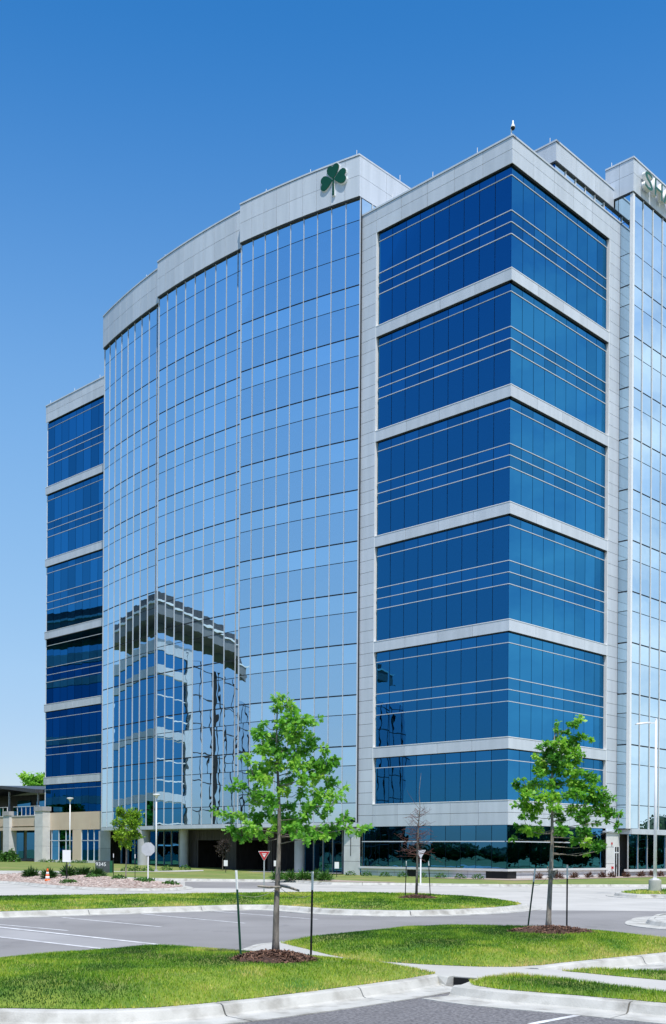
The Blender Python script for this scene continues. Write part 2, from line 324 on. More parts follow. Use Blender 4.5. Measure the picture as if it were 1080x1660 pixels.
def strip_on_lawn(name, pts_front, pts_back, mat, dz=0.155):
    a = [gpt(x, y, dz) for x, y in pts_front]; b = [gpt(x, y, dz) for x, y in pts_back]
    n = 12; vs, fs = [], []
    for i in range(len(a)):
        for k in range(n + 1):
            q = a[i].lerp(b[i], k / n); vs.append((q.x, q.y, gz(q.x, q.y) + dz))
    for i in range(len(a) - 1):
        for k in range(n):
            j = i * (n + 1) + k; fs.append((j, j + n + 1, j + n + 2, j + 1))
    o = MB().add(vs, fs).build(name, mat)
    if o.data.polygons[0].normal.z < 0: o.data.flip_normals()
    return structure(o)
strip_on_lawn('path', [(-300, 1417), (-100, 1418), (0, 1418.5), (80, 1418.5), (156, 1418.5)], [(-300, 1409), (-100, 1410), (0, 1411), (80, 1411.5), (156, 1411.5)], M['concrete'])
strip_on_lawn('path', [(165, 1413.0), (230, 1413.3), (300, 1413), (330, 1412)], [(165, 1408.5), (230, 1409), (300, 1409.5), (330, 1410)], M['concrete'])

def kerb_run(name, pts, side=1, piece=3.0, z0=0.0, gutter=0.5, step=0.35, closed=False, height=0.15):
    line = catmull(pts, step)
    par = empty(name); par['kind'] = 'structure'
    prof = [(-0.02, -0.06), (-0.02, height + .003), (0.11, height + .005), (0.15, height - .012), (0.21, 0.035), (0.25, 0.016), (0.25 + gutter, 0.020), (0.25 + gutter, -0.06)]
    nrm = []
    for i in range(len(line)):
        d = (line[min(i + 1, len(line) - 1)] - line[max(i - 1, 0)]).normalized(); nrm.append(Vector((d.y, -d.x)) * side)
    i = 0; first = None
    while i < len(line) - 1:
        L = 0; j = i
        while j < len(line) - 1 and L < piece: L += (line[j + 1] - line[j]).length; j += 1
        m_ = MB(); vs = []; np_ = len(prof)
        for k in range(i, j + 1):
            p = line[k]
            if k == i and i > 0: p = p + (line[k + 1] - p).normalized() * 0.012
            if k == j and j < len(line) - 1: p = p - (p - line[k - 1]).normalized() * 0.012
            base = z0 + gz(p.x, p.y)
            for o_, z_ in prof: q = p + nrm[k] * o_; vs.append((q.x, q.y, base + z_))
        m = j - i + 1
        fs = [(a * np_ + c, (a + 1) * np_ + c, (a + 1) * np_ + c + 1, a * np_ + c + 1) for a in range(m - 1) for c in range(np_ - 1)]
        fs += [tuple(range(np_)), tuple(range((m - 1) * np_, m * np_))[::-1]]
        if side < 0: fs = [f[::-1] for f in fs]
        m_.add(vs, fs).build('kerb_section', M['kerb'], par)
        i = j
    return par
kerb_run('kerb', [tuple(p) for p in far_line], 1, piece=6.0, step=1.5)

# ------------------------------------------------------------------ islands
PLAT = [(-420, 1560), (-260, 1600), (-120, 1630), (0, 1636), (130, 1638), (250, 1635), (400, 1621), (540, 1604), (650, 1589), (706, 1579.5), (736, 1582.5), (776, 1585.5), (746, 1597), (810, 1605), (940, 1615.5), (1080, 1628), (1300, 1648), (1300, 1594), (1080, 1577.5), (1000, 1574.5), (915, 1572.5), (850, 1570.5), (916, 1561.5), (1012, 1552), (1080, 1545), (1160, 1536), (1085, 1529), (1030, 1521), (960, 1516.5), (900, 1513), (800, 1510.5), (680, 1509), (560, 1518), (480, 1526), (448, 1529), (425, 1531), (400, 1540), (380, 1548.5), (330, 1542.5), (265, 1539.5), (200, 1542.5), (100, 1550.5), (0, 1559.5), (-120, 1572)]
plat = MB(); plat.prism([gp(x, y, .15) for x, y in PLAT], -0.05, 0.148)
structure(plat.build('sidewalk', M['concrete']))
GRASS = {}
def in_poly(x, y, P):
    ins = np.zeros(len(x), bool); n = len(P)
    for i in range(n):
        x1, y1 = P[i]; x2, y2 = P[(i + 1) % n]
        c = ((y1 > y) != (y2 > y)) & (x < (x2 - x1) * (y - y1) / (y2 - y1 + 1e-12) + x1); ins ^= c
    return ins
def edge_dist(x, y, P):
    d = np.full(len(x), 1e9); n = len(P)
    for i in range(n):
        x1, y1 = P[i]; x2, y2 = P[(i + 1) % n]; dx, dy = x2 - x1, y2 - y1
        t = np.clip(((x - x1) * dx + (y - y1) * dy) / (dx * dx + dy * dy + 1e-12), 0, 1)
        d = np.minimum(d, np.hypot(x - x1 - t * dx, y - y1 - t * dy))
    return d
def vnoise(x, y, s, seed):
    r = np.random.RandomState(seed); g = r.rand(64, 64); X, Y = x / s, y / s
    i, j = np.floor(X).astype(int), np.floor(Y).astype(int); u, v = X - i, Y - j
    u, v = u * u * (3 - 2 * u), v * v * (3 - 2 * v); G = lambda a, b: g[a % 64, b % 64]
    return (G(i, j) * (1 - u) + G(i + 1, j) * u) * (1 - v) + (G(i, j + 1) * (1 - u) + G(i + 1, j + 1) * u) * v
def mound_h(x, y, P, hgt, reach):
    d = edge_dist(x, y, P); t = np.clip(d / reach, 0, 1)
    return 0.156 + hgt * t * (2 - t) + 0.02 * (vnoise(x, y, .9, 3) - .5) * np.clip(d / .3, 0, 1)
def grass_island(pts_px, hgt, reach, spacing, dens, blade_h, blade_w, name='grass', label=None, z=0.15, seed=1, smooth_step=0.5, clear=()):
    P = [tuple(p) for p in catmull([gp(x, y, z) for x, y in pts_px + [pts_px[0]]], smooth_step)][:-1]
    Pa = np.array(P); x0, y0 = Pa.min(0); x1, y1 = Pa.max(0)
    rng = np.random.RandomState(seed)
    gx, gy = np.meshgrid(np.arange(x0, x1, spacing), np.arange(y0, y1, spacing)); gx = gx.ravel() + rng.uniform(-.2, .2, gx.size) * spacing; gy = gy.ravel() + rng.uniform(-.2, .2, gy.size) * spacing
    k = in_poly(gx, gy, P); gx, gy = gx[k], gy[k]; k = edge_dist(gx, gy, P) > spacing * .4; gx, gy = gx[k], gy[k]
    vv = [Vector(p) for p in P] + [Vector((a, b)) for a, b in zip(gx, gy)]; n = len(P)
    v2, _, f2, *_ = delaunay_2d_cdt(vv, [(i, (i + 1) % n) for i in range(n)], [], 1, 1e-4)
    ax, ay = np.array([v.x for v in v2]), np.array([v.y for v in v2]); az = mound_h(ax, ay, P, hgt, reach)
    o = MB().add(list(zip(ax, ay, az)), f2).build(name + '_mound' if False else 'turf', M['turf'], smooth=True)
    if o.data.polygons[0].normal.z < 0: o.data.flip_normals()
    structure(o)
    area = (x1 - x0) * (y1 - y0); N = int(area * dens)
    bx, by = rng.uniform(x0 - .1, x1 + .1, N), rng.uniform(y0 - .1, y1 + .1, N); k = in_poly(bx, by, P) | (edge_dist(bx, by, P) < .075 * vnoise(bx, by, .35, seed + 21))
    # keep to what the frame (and a step beside it) can show
    k &= np.abs(bx) < 0.36 * by + 1.0
    for cx, cy, rr in clear: k &= np.hypot(bx - cx, by - cy) > rr
    bx, by = bx[k], by[k]; bz = mound_h(bx, by, P, hgt, reach) - .01; N = len(bx)
    d = edge_dist(bx, by, P)
    n1 = vnoise(bx, by, 1.7, seed + 5); n2 = vnoise(bx, by, .55, seed + 9); n3 = vnoise(bx, by, .2, seed + 11)
    ok = rng.rand(N) < np.clip(.55 + n3 * .6, 0, 1); bx, by, bz, d, n1, n2 = bx[ok], by[ok], bz[ok], d[ok], n1[ok], n2[ok]; N = len(bx)
    tint = np.clip(-.30 + .88 * n1 + .56 * n2 + rng.normal(0, .15, N) + .30 * np.exp(-d / .22), 0, 1)  # random mottling, with dark shadow patches put into the blade colour too
    h = blade_h * rng.uniform(.55, 1.25, N) * (.75 + .5 * n2); w = blade_w * rng.uniform(.7, 1.3, N)
    th = rng.uniform(0, 2 * np.pi, N); lean = rng.uniform(.1, .75, N) * h; la = rng.uniform(0, 2 * np.pi, N)
    c, s = np.cos(th) * w, np.sin(th) * w
    V = np.empty((N, 3, 3)); V[:, 0] = np.stack([bx - c, by - s, bz], 1); V[:, 1] = np.stack([bx + c, by + s, bz], 1)
    V[:, 2] = np.stack([bx + np.cos(la) * lean, by + np.sin(la) * lean, bz + h], 1)
    me = bpy.data.meshes.new(name); me.vertices.add(3 * N); me.vertices.foreach_set('co', V.ravel()); me.loops.add(3 * N); me.loops.foreach_set('vertex_index', np.arange(3 * N))
    me.polygons.add(N); me.polygons.foreach_set('loop_start', np.arange(0, 3 * N, 3)); me.update(calc_edges=True)
    at = me.attributes.new('tint', 'FLOAT', 'POINT'); at.data.foreach_set('value', np.repeat(tint, 3))
    me.materials.append(M['blade']); g = bpy.data.objects.new(name, me); COL.objects.link(g)
    tag(g, label, 'grass', kind='stuff'); return P
T1, T2, T3 = gp(447, 1554, .34), gp(889, 1513, .34), gp(675, 1457, .28)
A_PX = [(-400, 1562), (-260, 1599), (-120, 1628), (0, 1634.5), (130, 1636.5), (250, 1633.5), (400, 1619.5), (540, 1602.5), (650, 1587.5), (700, 1579.5), (706, 1578), (640, 1569), (560, 1561), (500, 1556.5), (430, 1552), (390, 1548.5), (330, 1543.5), (265, 1540.5), (200, 1543.5), (100, 1551.5), (0, 1560.5), (-120, 1573), (-260, 1573)]
PA = grass_island(A_PX, .20, 1.6, .30, 2600, .046, .0065, label='lush green grass covering the nearest island, left foreground', seed=1, clear=[(T1[0], T1[1] - .35, .55)])
B_PX = [(458, 1529), (500, 1539), (560, 1552.5), (680, 1563), (830, 1567.5), (916, 1560), (1012, 1550.5), (1080, 1543.5), (1150, 1536), (1085, 1530), (1030, 1522), (960, 1517.5), (900, 1514), (800, 1511.5), (680, 1510), (560, 1519), (500, 1525)]
PB = grass_island(B_PX, .22, 1.6, .30, 2000, .050, .008, label='green grass on the island around the right-hand tree', seed=2, clear=[(T2[0], T2[1] - .2, .75)])
grass_island([(768, 1592), (800, 1586.5), (830, 1584.5), (940, 1594), (1080, 1612), (1300, 1632), (1300, 1646), (1080, 1626), (940, 1614), (810, 1603.5), (770, 1597.5)], .05, .3, .15, 2600, .058, .006, label='narrow grass strip beside the near right kerb', seed=3, smooth_step=.25)
grass_island([(915, 1574.5), (960, 1573.5), (1000, 1575.5), (1080, 1578.5), (1300, 1595), (1300, 1608), (1080, 1589.5), (1000, 1582.5), (950, 1577.5)], .04, .25, .15, 2200, .058, .007, label='thin grass strip beyond the right-hand walkway', seed=4, smooth_step=.25)
C_PX = [(-330, 1487), (-200, 1484.5), (0, 1477.8), (140, 1473.8), (270, 1469.8), (380, 1466.8), (425, 1466.5), (480, 1469), (540, 1473), (625, 1475.5), (700, 1475), (780, 1472), (825, 1468.5), (842, 1466), (825, 1462), (790, 1458.5), (700, 1453.5), (540, 1450.5), (420, 1451.5), (270, 1453.5), (0, 1457), (-200, 1460), (-330, 1462)]
PC = grass_island(C_PX, .16, 2.2, .55, 420, .065, .015, label='long mown grass island between the parking lot and the drive', seed=5, clear=[(T3[0], T3[1] - .2, .95)])
grass_island([(1008, 1446.8), (1040, 1444.5), (1080, 1443.6), (1200, 1444), (1200, 1456), (1080, 1450), (1035, 1449.5)], .06, .6, .5, 120, .10, .026, label='small grass island under the tall lamp at right', seed=6)

kerb_run('kerb', [gp(x, y, .15) for x, y in PLAT[0:11]], 1, piece=2.4)
kerb_run('kerb', [gp(x, y, .15) for x, y in PLAT[12:17]], 1, piece=2.4)
kerb_run('kerb', [gp(x, y, .15) for x, y in [(862, 1569.5)] + PLAT[22:26]], 1)
kerb_run('kerb', [gp(x, y, .15) for x, y in PLAT[25:36]], 1, gutter=.3)
kerb_run('kerb', [gp(x, y, .15) for x, y in PLAT[35:44] + [PLAT[0]]], 1, gutter=.3)
CK = [(-330, 1489), (-200, 1486), (0, 1479), (140, 1475), (270, 1471), (380, 1467.8), (425, 1467.5), (480, 1470), (540, 1474.3), (625, 1476.8), (700, 1476.3), (780, 1473.3), (828, 1469.5), (848, 1466), (828, 1461), (790, 1457.5), (700, 1452.5), (540, 1449.5), (270, 1452.5), (0, 1456), (-330, 1461)]
kerb_run('kerb', [gp(x, y, .15) for x, y in CK], 1, piece=4.0, gutter=.45)
MB().prism([gp(x, y, .15) for x, y in CK], -.05, .15).build('island_base', M['kerb'])['kind'] = 'structure'
EK = [(1004, 1447), (1040, 1444), (1080, 1443), (1200, 1443.5)]
kerb_run('kerb', [gp(x, y, .15) for x, y in [(1200, 1457.5), (1080, 1451.2), (1035, 1450.5), (1010, 1448.8), (1003, 1447.2), (1012, 1445.8), (1040, 1443.8), (1080, 1442.9), (1200, 1443.2)]], -1, piece=3, gutter=.35)
MB().prism([gp(x, y, .15) for x, y in [(1200, 1457.5), (1080, 1451.2), (1035, 1450.5), (1010, 1448.8), (1003, 1447.2), (1012, 1445.8), (1040, 1443.8), (1080, 1442.9), (1200, 1443.2)]], -.05, .15).build('island_base', M['kerb'])['kind'] = 'structure'
FK = [(1220, 1503), (1120, 1498), (1075, 1494), (1060, 1490.5), (1066, 1485.5), (1090, 1481), (1220, 1477)]
kerb_run('kerb', [gp(x, y, .15) for x, y in FK], -1, piece=1.5, gutter=.55, step=.2)
MB().prism([gp(x, y, .15) for x, y in FK], -.05, .15).build('island_base', M['kerb'])['kind'] = 'structure'
# drain through the kerb; black sheets paint the dark of its opening
dr = empty('storm_drain', (*gp(752, 1588, .1), 0)); tag(dr, 'dark drain opening cut through the near kerb between two grass islands', 'drain')
m_ = MB(); q = [gp(x, y, .15) for x, y in ((736, 1582.6), (776, 1585.6), (747, 1596.5))]
m_.add([(a, b, .03) for a, b in q], [(0, 1, 2)]); o = m_.build('drain_floor', M['black'], dr); o.matrix_parent_inverse = dr.matrix_world.inverted()
o.matrix_parent_inverse = Matrix.Translation(-dr.location)
m_ = MB(); a, b = Vector(q[0]), Vector(q[1]); d = (b - a).normalized(); n = Vector((d.y, -d.x))
m_.add([(*(a + n * .012), .03), (*(b + n * .012), .03), (*(b + n * .012), .135), (*(a + n * .012), .135)], [(0, 1, 2, 3)])
o = m_.build('drain_mouth', M['black'], dr); o.matrix_parent_inverse = Matrix.Translation(-dr.location)
# painted stall lines
def stripe(p, q, w, z=0.0085):
    a, b = Vector(gp(*p)), Vector(gp(*q)); d = (b - a).normalized(); n = Vector((-d.y, d.x)) * w / 2
    o = sheet('line_marking', [a - n, b - n, b + n, a + n], z, M['paint']); structure(o)
stripe((-140, 1487), (110, 1509.2), .10); stripe((-160, 1486), (392, 1546.5), .16); stripe((-140, 1503.5), (217, 1544.5), .12)
stripe((100, 1487.7), (262, 1503.2), .10); stripe((222, 1481.3), (397, 1497.2), .10); stripe((347, 1477.7), (515, 1491), .10)
stripe((860, 1662), (948, 1645.5), .10, .0125)
o = sheet('crossing_strip', [gp(-160, 1488.5), gp(385, 1546.8), gp(340, 1549), gp(217, 1545.5), gp(-140, 1504.5)], .0065, M['asphalt_pale']); structure(o)

# ------------------------------------------------------------------ the office building (local x runs along its right face, local y along its left face)
TH = R(45.913); CORNER = Vector((12.51, 78.93, 0))
BLD = empty('office_building', CORNER, TH)
tag(BLD, 'tall blue mirror-glass office tower with pale metal bands and stepped curved front', 'building')
_c, _s = math.cos(TH), math.sin(TH)
def b2w(x, y): return (CORNER.x + x * _c - y * _s, CORNER.y + x * _s + y * _c)
def bw(a, b, z=0.0):                       # a along the left face, b along the right face
    X, Y = b2w(b, a); return Vector((X, Y, z))
PIECES = {}
def piece(kind, mat, p0, p1, z0, z1, off, thick, tilt=0.0):
    p0, p1 = Vector(p0), Vector(p1); d = (p1 - p0).normalized(); n = Vector((d.y, -d.x))
    c = Vector(((p0.x + p1.x) / 2 + n.x * (off - thick / 2), (p0.y + p1.y) / 2 + n.y * (off - thick / 2), (z0 + z1) / 2))
    D, Nn, Zz = Vector((d.x, d.y, 0)), Vector((n.x, n.y, 0)), Vector((0, 0, 1))
    if tilt:
        rot = Matrix.Rotation(random.gauss(0, tilt), 3, Zz) @ Matrix.Rotation(random.gauss(0, tilt), 3, D)
        D, Nn, Zz = rot @ D, rot @ Nn, rot @ Zz
    hx, hz, ht = (p1 - p0).length / 2, (z1 - z0) / 2, thick / 2
    q = []
    for sx_, sz_ in ((-1, -1), (1, -1), (1, 1), (-1, 1)):
        v = c + D * sx_ * hx + Zz * sz_ * hz; X, Y = b2w(v.x, v.y); q.append(px(X, Y, v.z))
    xs = [min(1080, max(0, t[0])) for t in q]; ys = [t[1] for t in q]
    area = abs(sum(xs[i] * ys[(i + 1) % 4] - xs[(i + 1) % 4] * ys[i] for i in range(4))) / 2
    PIECES.setdefault(kind, []).append((area, mat, c, D * hx, Nn * ht, Zz * hz))
def flush_pieces(kind, limit=300, rest_name=None):
    L = sorted(PIECES.pop(kind), key=lambda t: -t[0])
    for ar, mat, c, ax, ay, az in L[:limit]:
        MB().obox((0, 0, 0), ax, ay, az).build(kind, mat, BLD, loc=c)
    rest = {}
    for ar, mat, c, ax, ay, az in L[limit:]: rest.setdefault(mat.name, [mat, MB()])[1].obox(c, ax, ay, az)
    if rest:
        mats = list(rest.values()); m_ = MB(); idx = []
        for i, (mt, mm) in enumerate(mats): idx += [i] * len(mm.f); m_.add(mm.v, mm.f)
        o = m_.build(rest_name, None, BLD)
        for mt, _ in mats: o.data.materials.append(mt)
        o.data.polygons.foreach_set('material_index', idx); o['kind'] = 'stuff'
FRAME = MB()                               # dark transoms and mullions behind the glass joints
def glaze(p0, p1, cols, rows, mv, ms, off=0.0, gv=0.045, tilt=0.0016, frame=True, kind='pane'):
    """rows: (z0, z1, spandrel?, gap below, gap above); cols: fractions or a count"""
    p0, p1 = Vector(p0), Vector(p1)
    fr = [i / cols for i in range(cols + 1)] if isinstance(cols, int) else cols
    for i in range(len(fr) - 1):
        a, b = p0.lerp(p1, fr[i]), p0.lerp(p1, fr[i + 1]); d = (b - a).normalized()
        for z0, z1, sp, g0, g1 in rows:
            piece(kind, ms if sp else mv, a + d * gv / 2, b - d * gv / 2, z0 + g0, z1 - g1, off, .03, tilt)
    if frame:
        for z0, z1, sp, g0, g1 in rows:
            FRAME.bar(p0, p1, z0 - .05, z0 + max(.04, g0), off - .16, off - .035)
        for f in fr[1:-1]:
            q = p0.lerp(p1, f); d = (p1 - p0).normalized() * .025
            FRAME.bar(q - d, q + d, rows[0][0], rows[-1][1], off - .13, off - .036)
def rail(p0, p1, z, h=.07, off=0.0, proud=.07, name='rail', mat=None):
    MB().bar(p0, p1, z - h / 2, z + h / 2, off - .02, off + proud).build(name, mat or M['panel'], BLD)
def panels(p0, p1, n, zs, off=0.0, gap=.028, mat=None, kind='panel', backing=True):
    p0, p1 = Vector(p0), Vector(p1)
    for i in range(n):
        a, b = p0.lerp(p1, i / n), p0.lerp(p1, (i + 1) / n); d = (b - a).normalized()
        for z0, z1 in zip(zs[:-1], zs[1:]):
            piece(kind, mat or M['panel'], a + d * gap / 2, b - d * gap / 2, z0 + gap / 2, z1 - gap / 2, off, .05, .0006)
    if backing: BACK.bar(p0, p1, zs[0] + .01, zs[-1] - .01, off - .30, off - .035, end=.32)
BACK = MB()
def coping(p0, p1, z, name='coping'):
    MB().bar(p0, p1, z, z + .13, -.40, .045).build(name, M['panel'], BLD)
    BACK.bar(p0, p1, z - .035, z, -.35, .002)

GB = [(9.51, 10.38), (17.95, 18.83), (26.36, 27.24), (34.77, 35.66), (43.13, 44.02)]   # grey bands of the corner block
TOP0, TOP1 = 51.49, 53.40
REC = -.22
def block_face(p0, p1, cols, jl, jr, pier=None, gf=None, second=(5.84, 8.72, 9.51), npan=4, tilt=.0016):
    """a face of banded windows between the wall points p0 and p1; jl / jr: inset of the glass at either end"""
    p0, p1 = Vector(p0), Vector(p1); d = (p1 - p0).normalized(); n = Vector((d.y, -d.x))
    g0, g1 = p0 + d * jl, p1 - d * jr
    heads = [b[0] for b in GB[1:]] + [TOP0]
    for (s, g), hd in zip(GB, heads):
        zs = [g, g + 2.56, g + 3.41, g + 4.24, g + 6.78, hd]; rows = []
        for k in range(5): rows.append((zs[k], zs[k + 1], k in (1, 2, 4), .01, .01))
        glaze(g0, g1, cols, rows, M['glass_dark'], M['glass_dark_span'], REC, tilt=tilt)
        for z in zs[1:5]: rail(g0, g1, z, .05, REC, .05)
    a, b, c = second
    glaze(g0, g1, cols, [(a, b, False, .01, .01), (b, c, True, .01, .01)], M['glass_dark'], M['glass_dark_span'], REC, tilt=tilt)
    rail(g0, g1, b, .05, REC, .05)
    for s, g in GB:
        panels(p0, p1, npan, [s, g - .05], 0.0)
        MB().bar(p0, p1, g - .05, g, -.32, .02).build('sill', M['cap'], BLD)  # bright white cap: the sunlit top edge put into its colour
        BACK.bar(p0, p1, s - .03, s + .02, -.30, -.06, end=.06)  # dark strip painting the soffit shadow under the band
# --- corner block, left face (x = 0) and right face (y = 0)
L0, L1, Rr = (0, 13.05), (0, 0), (13.58, 0)
block_face(L0, L1, 9, .10, .22)
block_face(L1, Rr, 9, .22, .12)
for p0, p1, n in ((L0, L1, 5), (L1, Rr, 5)):
    panels(p0, p1, n, [TOP0, 52.5, TOP1]); panels(p0, p1, n, [4.03, 4.94, 5.79])
    MB().bar(p0, p1, 5.79, 5.84, -.32, .02).build('sill', M['cap'], BLD)  # white again for the sunlit edge
# piers either side
PZ = [5.84]
PZ += [6.76, 7.68, 8.60, 9.51]
for (s, g), hd in zip(GB, [b[0] for b in GB[1:]] + [TOP0]): PZ += [g] + [g + (hd - g) * k / 8 for k in range(1, 9)]
PZ += [52.5, TOP1]
panels((0, 14.62), (0, 13.05), 1, [4.03, 4.94] + PZ)
panels((13.58, 0), (15.2, 0), 1, [3.75, 4.94] + PZ)
MB().bar((0, 13.10), (0, 13.03), 5.84, TOP0, -.30, .004).build('jamb', M['cap'], BLD)  # white colour stands for the sunlit jamb return
MB().bar((13.53, 0), (13.60, 0), 5.84, TOP0, -.30, .004).build('jamb', M['cap'], BLD)
coping((0, 14.62), (0, -.045), TOP1); coping((0, 0), (15.2, 0), TOP1)
MB().box(.3, 15.2, .3, 14.6, 52.3, 52.5).build('roof', M['roof'], BLD)
# ground floor of the corner block
for p0, p1, n in (((0, 14.30), (0, .12), 10), ((.12, 0), (13.4, 0), 9)):
    glaze(p0, p1, n, [(.86, 2.85, False, .01, .01), (2.85, 4.03, False, .01, .01)], M['glass_ground'], M['glass_ground'], REC + .04)
    rail(p0, p1, 2.85, .07, REC + .04, .06)
MB().bar((0, 14.45), (0, -.10), .70, .86, -.34, .12).build('window_ledge', M['stone'], BLD)
MB().bar((-.10, 0), (13.75, 0), .70, .86, -.34, .12).build('window_ledge', M['stone'], BLD)
for p0, p1, n in (((0, 14.3), (0, 0), 8), ((0, 0), (13.6, 0), 8)): panels(p0, p1, n, [-.3, .42, .70], -.02, mat=M['stone'], kind='base_block')
for p0, p1 in (((0, 1.9), (0, .0)), ((0, 0), (1.1, 0)), ((5.3, 0), (6.6, 0)), ((0, 9.4), (0, 8.5))):
    MB().bar(p0, p1, .16, .66, -.05, .004).build('vent', M['black'], BLD)
# stone pillar where the corner block meets the curve
panels((0, 16.1), (0, 14.32), 1, [-.2, 1.25, 2.5, 3.95], .10, mat=M['stone'], kind='stone_panel')
MB().bar((0, 15.35), (0, 15.28), 1.7, 3.2, .09, .12).build('pillar_slot', M['dark_metal'], BLD)
# door wall on the right
panels((13.5, 0), (15.6, 0), 1, [-.2, 1.2, 2.55, 3.70], .10, mat=M['stone'], kind='stone_panel')
MB().bar((13.3, 0), (16.0, 0), 3.72, 3.86, -.2, .22).build('door_canopy', M['panel'], BLD)
dr = MB().bar((14.75, 0), (15.45, 0), -.1, 2.55, .08, .115).build('door', M['black'], BLD)
MB().bar((14.72, 0), (14.78, 0), -.1, 2.6, .09, .14).build('door_frame', M['cap'], dr); MB().bar((15.42, 0), (15.48, 0), -.1, 2.6, .09, .14).build('door_frame', M['cap'], dr)
MB().bar((14.78, 0), (15.42, 0), 2.06, 2.14, .09, .14).build('door_frame', M['cap'], dr); MB().bar((15.05, 0), (15.12, 0), 0, 2.55, .09, .13).build('door_frame', M['cap'], dr)
MB().bar((15.0, 0), (15.04, 0), .95, 1.15, .14, .19).build('handle', M['galv'], dr)
MB().bar((14.25, 0), (14.37, 0), 2.75, 2.92, .10, .17).build('fire_alarm', M['red'], BLD)
MB().bar((14.30, 0), (14.42, 0), .78, .98, .10, .24).build('hose_connection', M['red'], BLD)
MB().bar((15.85, 0), (15.95, 0), .95, 1.1, .10, .14).build('card_reader', M['black'], BLD)

# --- curved front: three stepped sections
SECT = [((27.0 - .2, -2.30), (14.6, -.2), 9), ((39.6, -1.53), (27.0, -1.66), None), ((52.48, 1.08), (40.2, -.80), None)]
TK = [10.57 + 4.14 * k for k in range(10)]
CR = [4.40, 5.97, 8.99, 10.57]
for k in range(9): CR += [TK[k + 1] - 1.58, TK[k + 1]]
CR += [50.39, 53.07, 54.86]
crow = []
for i in range(len(CR) - 1):
    z0, z1 = CR[i], CR[i + 1]
    thick = lambda z: .055 if any(abs(z - t) < .01 for t in TK) else .030
    crow.append((z0, z1, z1 - z0 < 2.0, thick(z0), thick(z1)))
PB0, PB1 = 54.88, 58.16
def sec_pts(e0, e1, fr):
    a0, a1 = Vector(e0), Vector(e1); L = (a1 - a0).length; sag = L * L / (8 * 90.0); d = (a1 - a0) / L; n = Vector((d.x, d.y)); n = Vector((d.y, -d.x))
    if n.y > 0: n = -n
    return [Vector(((a0 + d * L * t + n * 4 * sag * t * (1 - t))).yx) for t in fr]      # (a, b) -> local (x = b, y = a)
for e0, e1, nc in SECT:
    L = (Vector(e1) - Vector(e0)).length
    if nc: fr = [i / nc for i in range(nc + 1)]
    else:
        fr = [i * 1.46 / L for i in range(9)]; fr = [f for f in fr if f < .985] + [1.0]
    P = sec_pts(e0, e1, fr)
    for i in range(len(P) - 1):
        glaze(P[i], P[i + 1], 1, crow, M['glass_curtain'], M['glass_curtain_span'], 0.0, gv=.02, tilt=.0011)
        panels(P[i], P[i + 1], 1, [PB0, 56.55, PB1], .22)
        coping_off = MB(); coping_off.bar(P[i], P[i + 1], PB1, PB1 + .13, -.3, .265); coping_off.build('coping', M['panel'], BLD)
        BACK.bar(P[i], P[i + 1], PB1 - .035, PB1, -.2, .235)
        BACK.bar(P[i], P[i + 1], PB0 - .10, PB0 + .02, -.25, .17)  # dark line in place of the shade under the parapet soffit
        MB().bar(P[i], P[i + 1], 4.05, 4.40, -.35, .05).build('fascia', M['panel'], BLD)
    for i, p in enumerate(P):
        q = P[i + 1] if i == 0 else P[i - 1]
        d = (q - p).normalized() * (.015 if 0 < i < len(P) - 1 else .035)
        if i == 0: a, b = p - d * .3, p + d * 1.7
        else: a, b = p + d, p - d
        if i == len(P) - 1: a, b = p + d * 1.7, p - d * .3
        MB().bar(a, b, 4.40, PB0, -.05, .06).build('mullion', M['panel'], BLD)
    # returns at the ends of each section
    for p, sgn in ((P[0], -1), (P[-1], 1)):
        dd = (P[1] - P[0]).normalized() if sgn < 0 else (P[-1] - P[-2]).normalized(); n = Vector((dd.y, -dd.x))
        BACK.bar(p - n * 1.2, p + n * .0, 4.4, PB0, -.02, .02) if sgn < 0 else BACK.bar(p + n * .0, p - n * (1.2), 4.4, PB0, -.02, .02)
# right-hand side of the highest section, above the corner block's roof
e = SECT[0][1]; sp0 = Vector((e[1] - .22, e[0])); sp1 = Vector((9.5, e[0]))
panels(sp0, sp1, 3, [PB0, 56.55, PB1], .02); coping(sp0, sp1, PB1)
glaze((e[1], e[0] + .02), (9.5, e[0] + .02), 7, [(52.4, 54.86, False, .02, .02)], M['glass_curtain'], M['glass_curtain'], 0.0)
BACK.bar(sp0, sp1, PB0 - .08, PB0 + .02, -.2, -.04)  # soffit shade of the side parapet, as a dark strip
for k in range(1, 7):
    q = Vector((e[1], e[0] + .02)).lerp(Vector((9.5, e[0] + .02)), k / 7); MB().bar(q - Vector((.03, 0)), q + Vector((.03, 0)), 52.4, 54.86, -.05, .08).build('mullion', M['cap'], BLD)
MB().prism([(-.3, 14.9), (-1.9, 26.6), (-1.3, 27.2), (-1.2, 39.4), (-.4, 40.4), (1.3, 52.2), (16, 52.2), (16, 14.9)], 57.0, 57.3).build('roof', M['roof'], BLD)

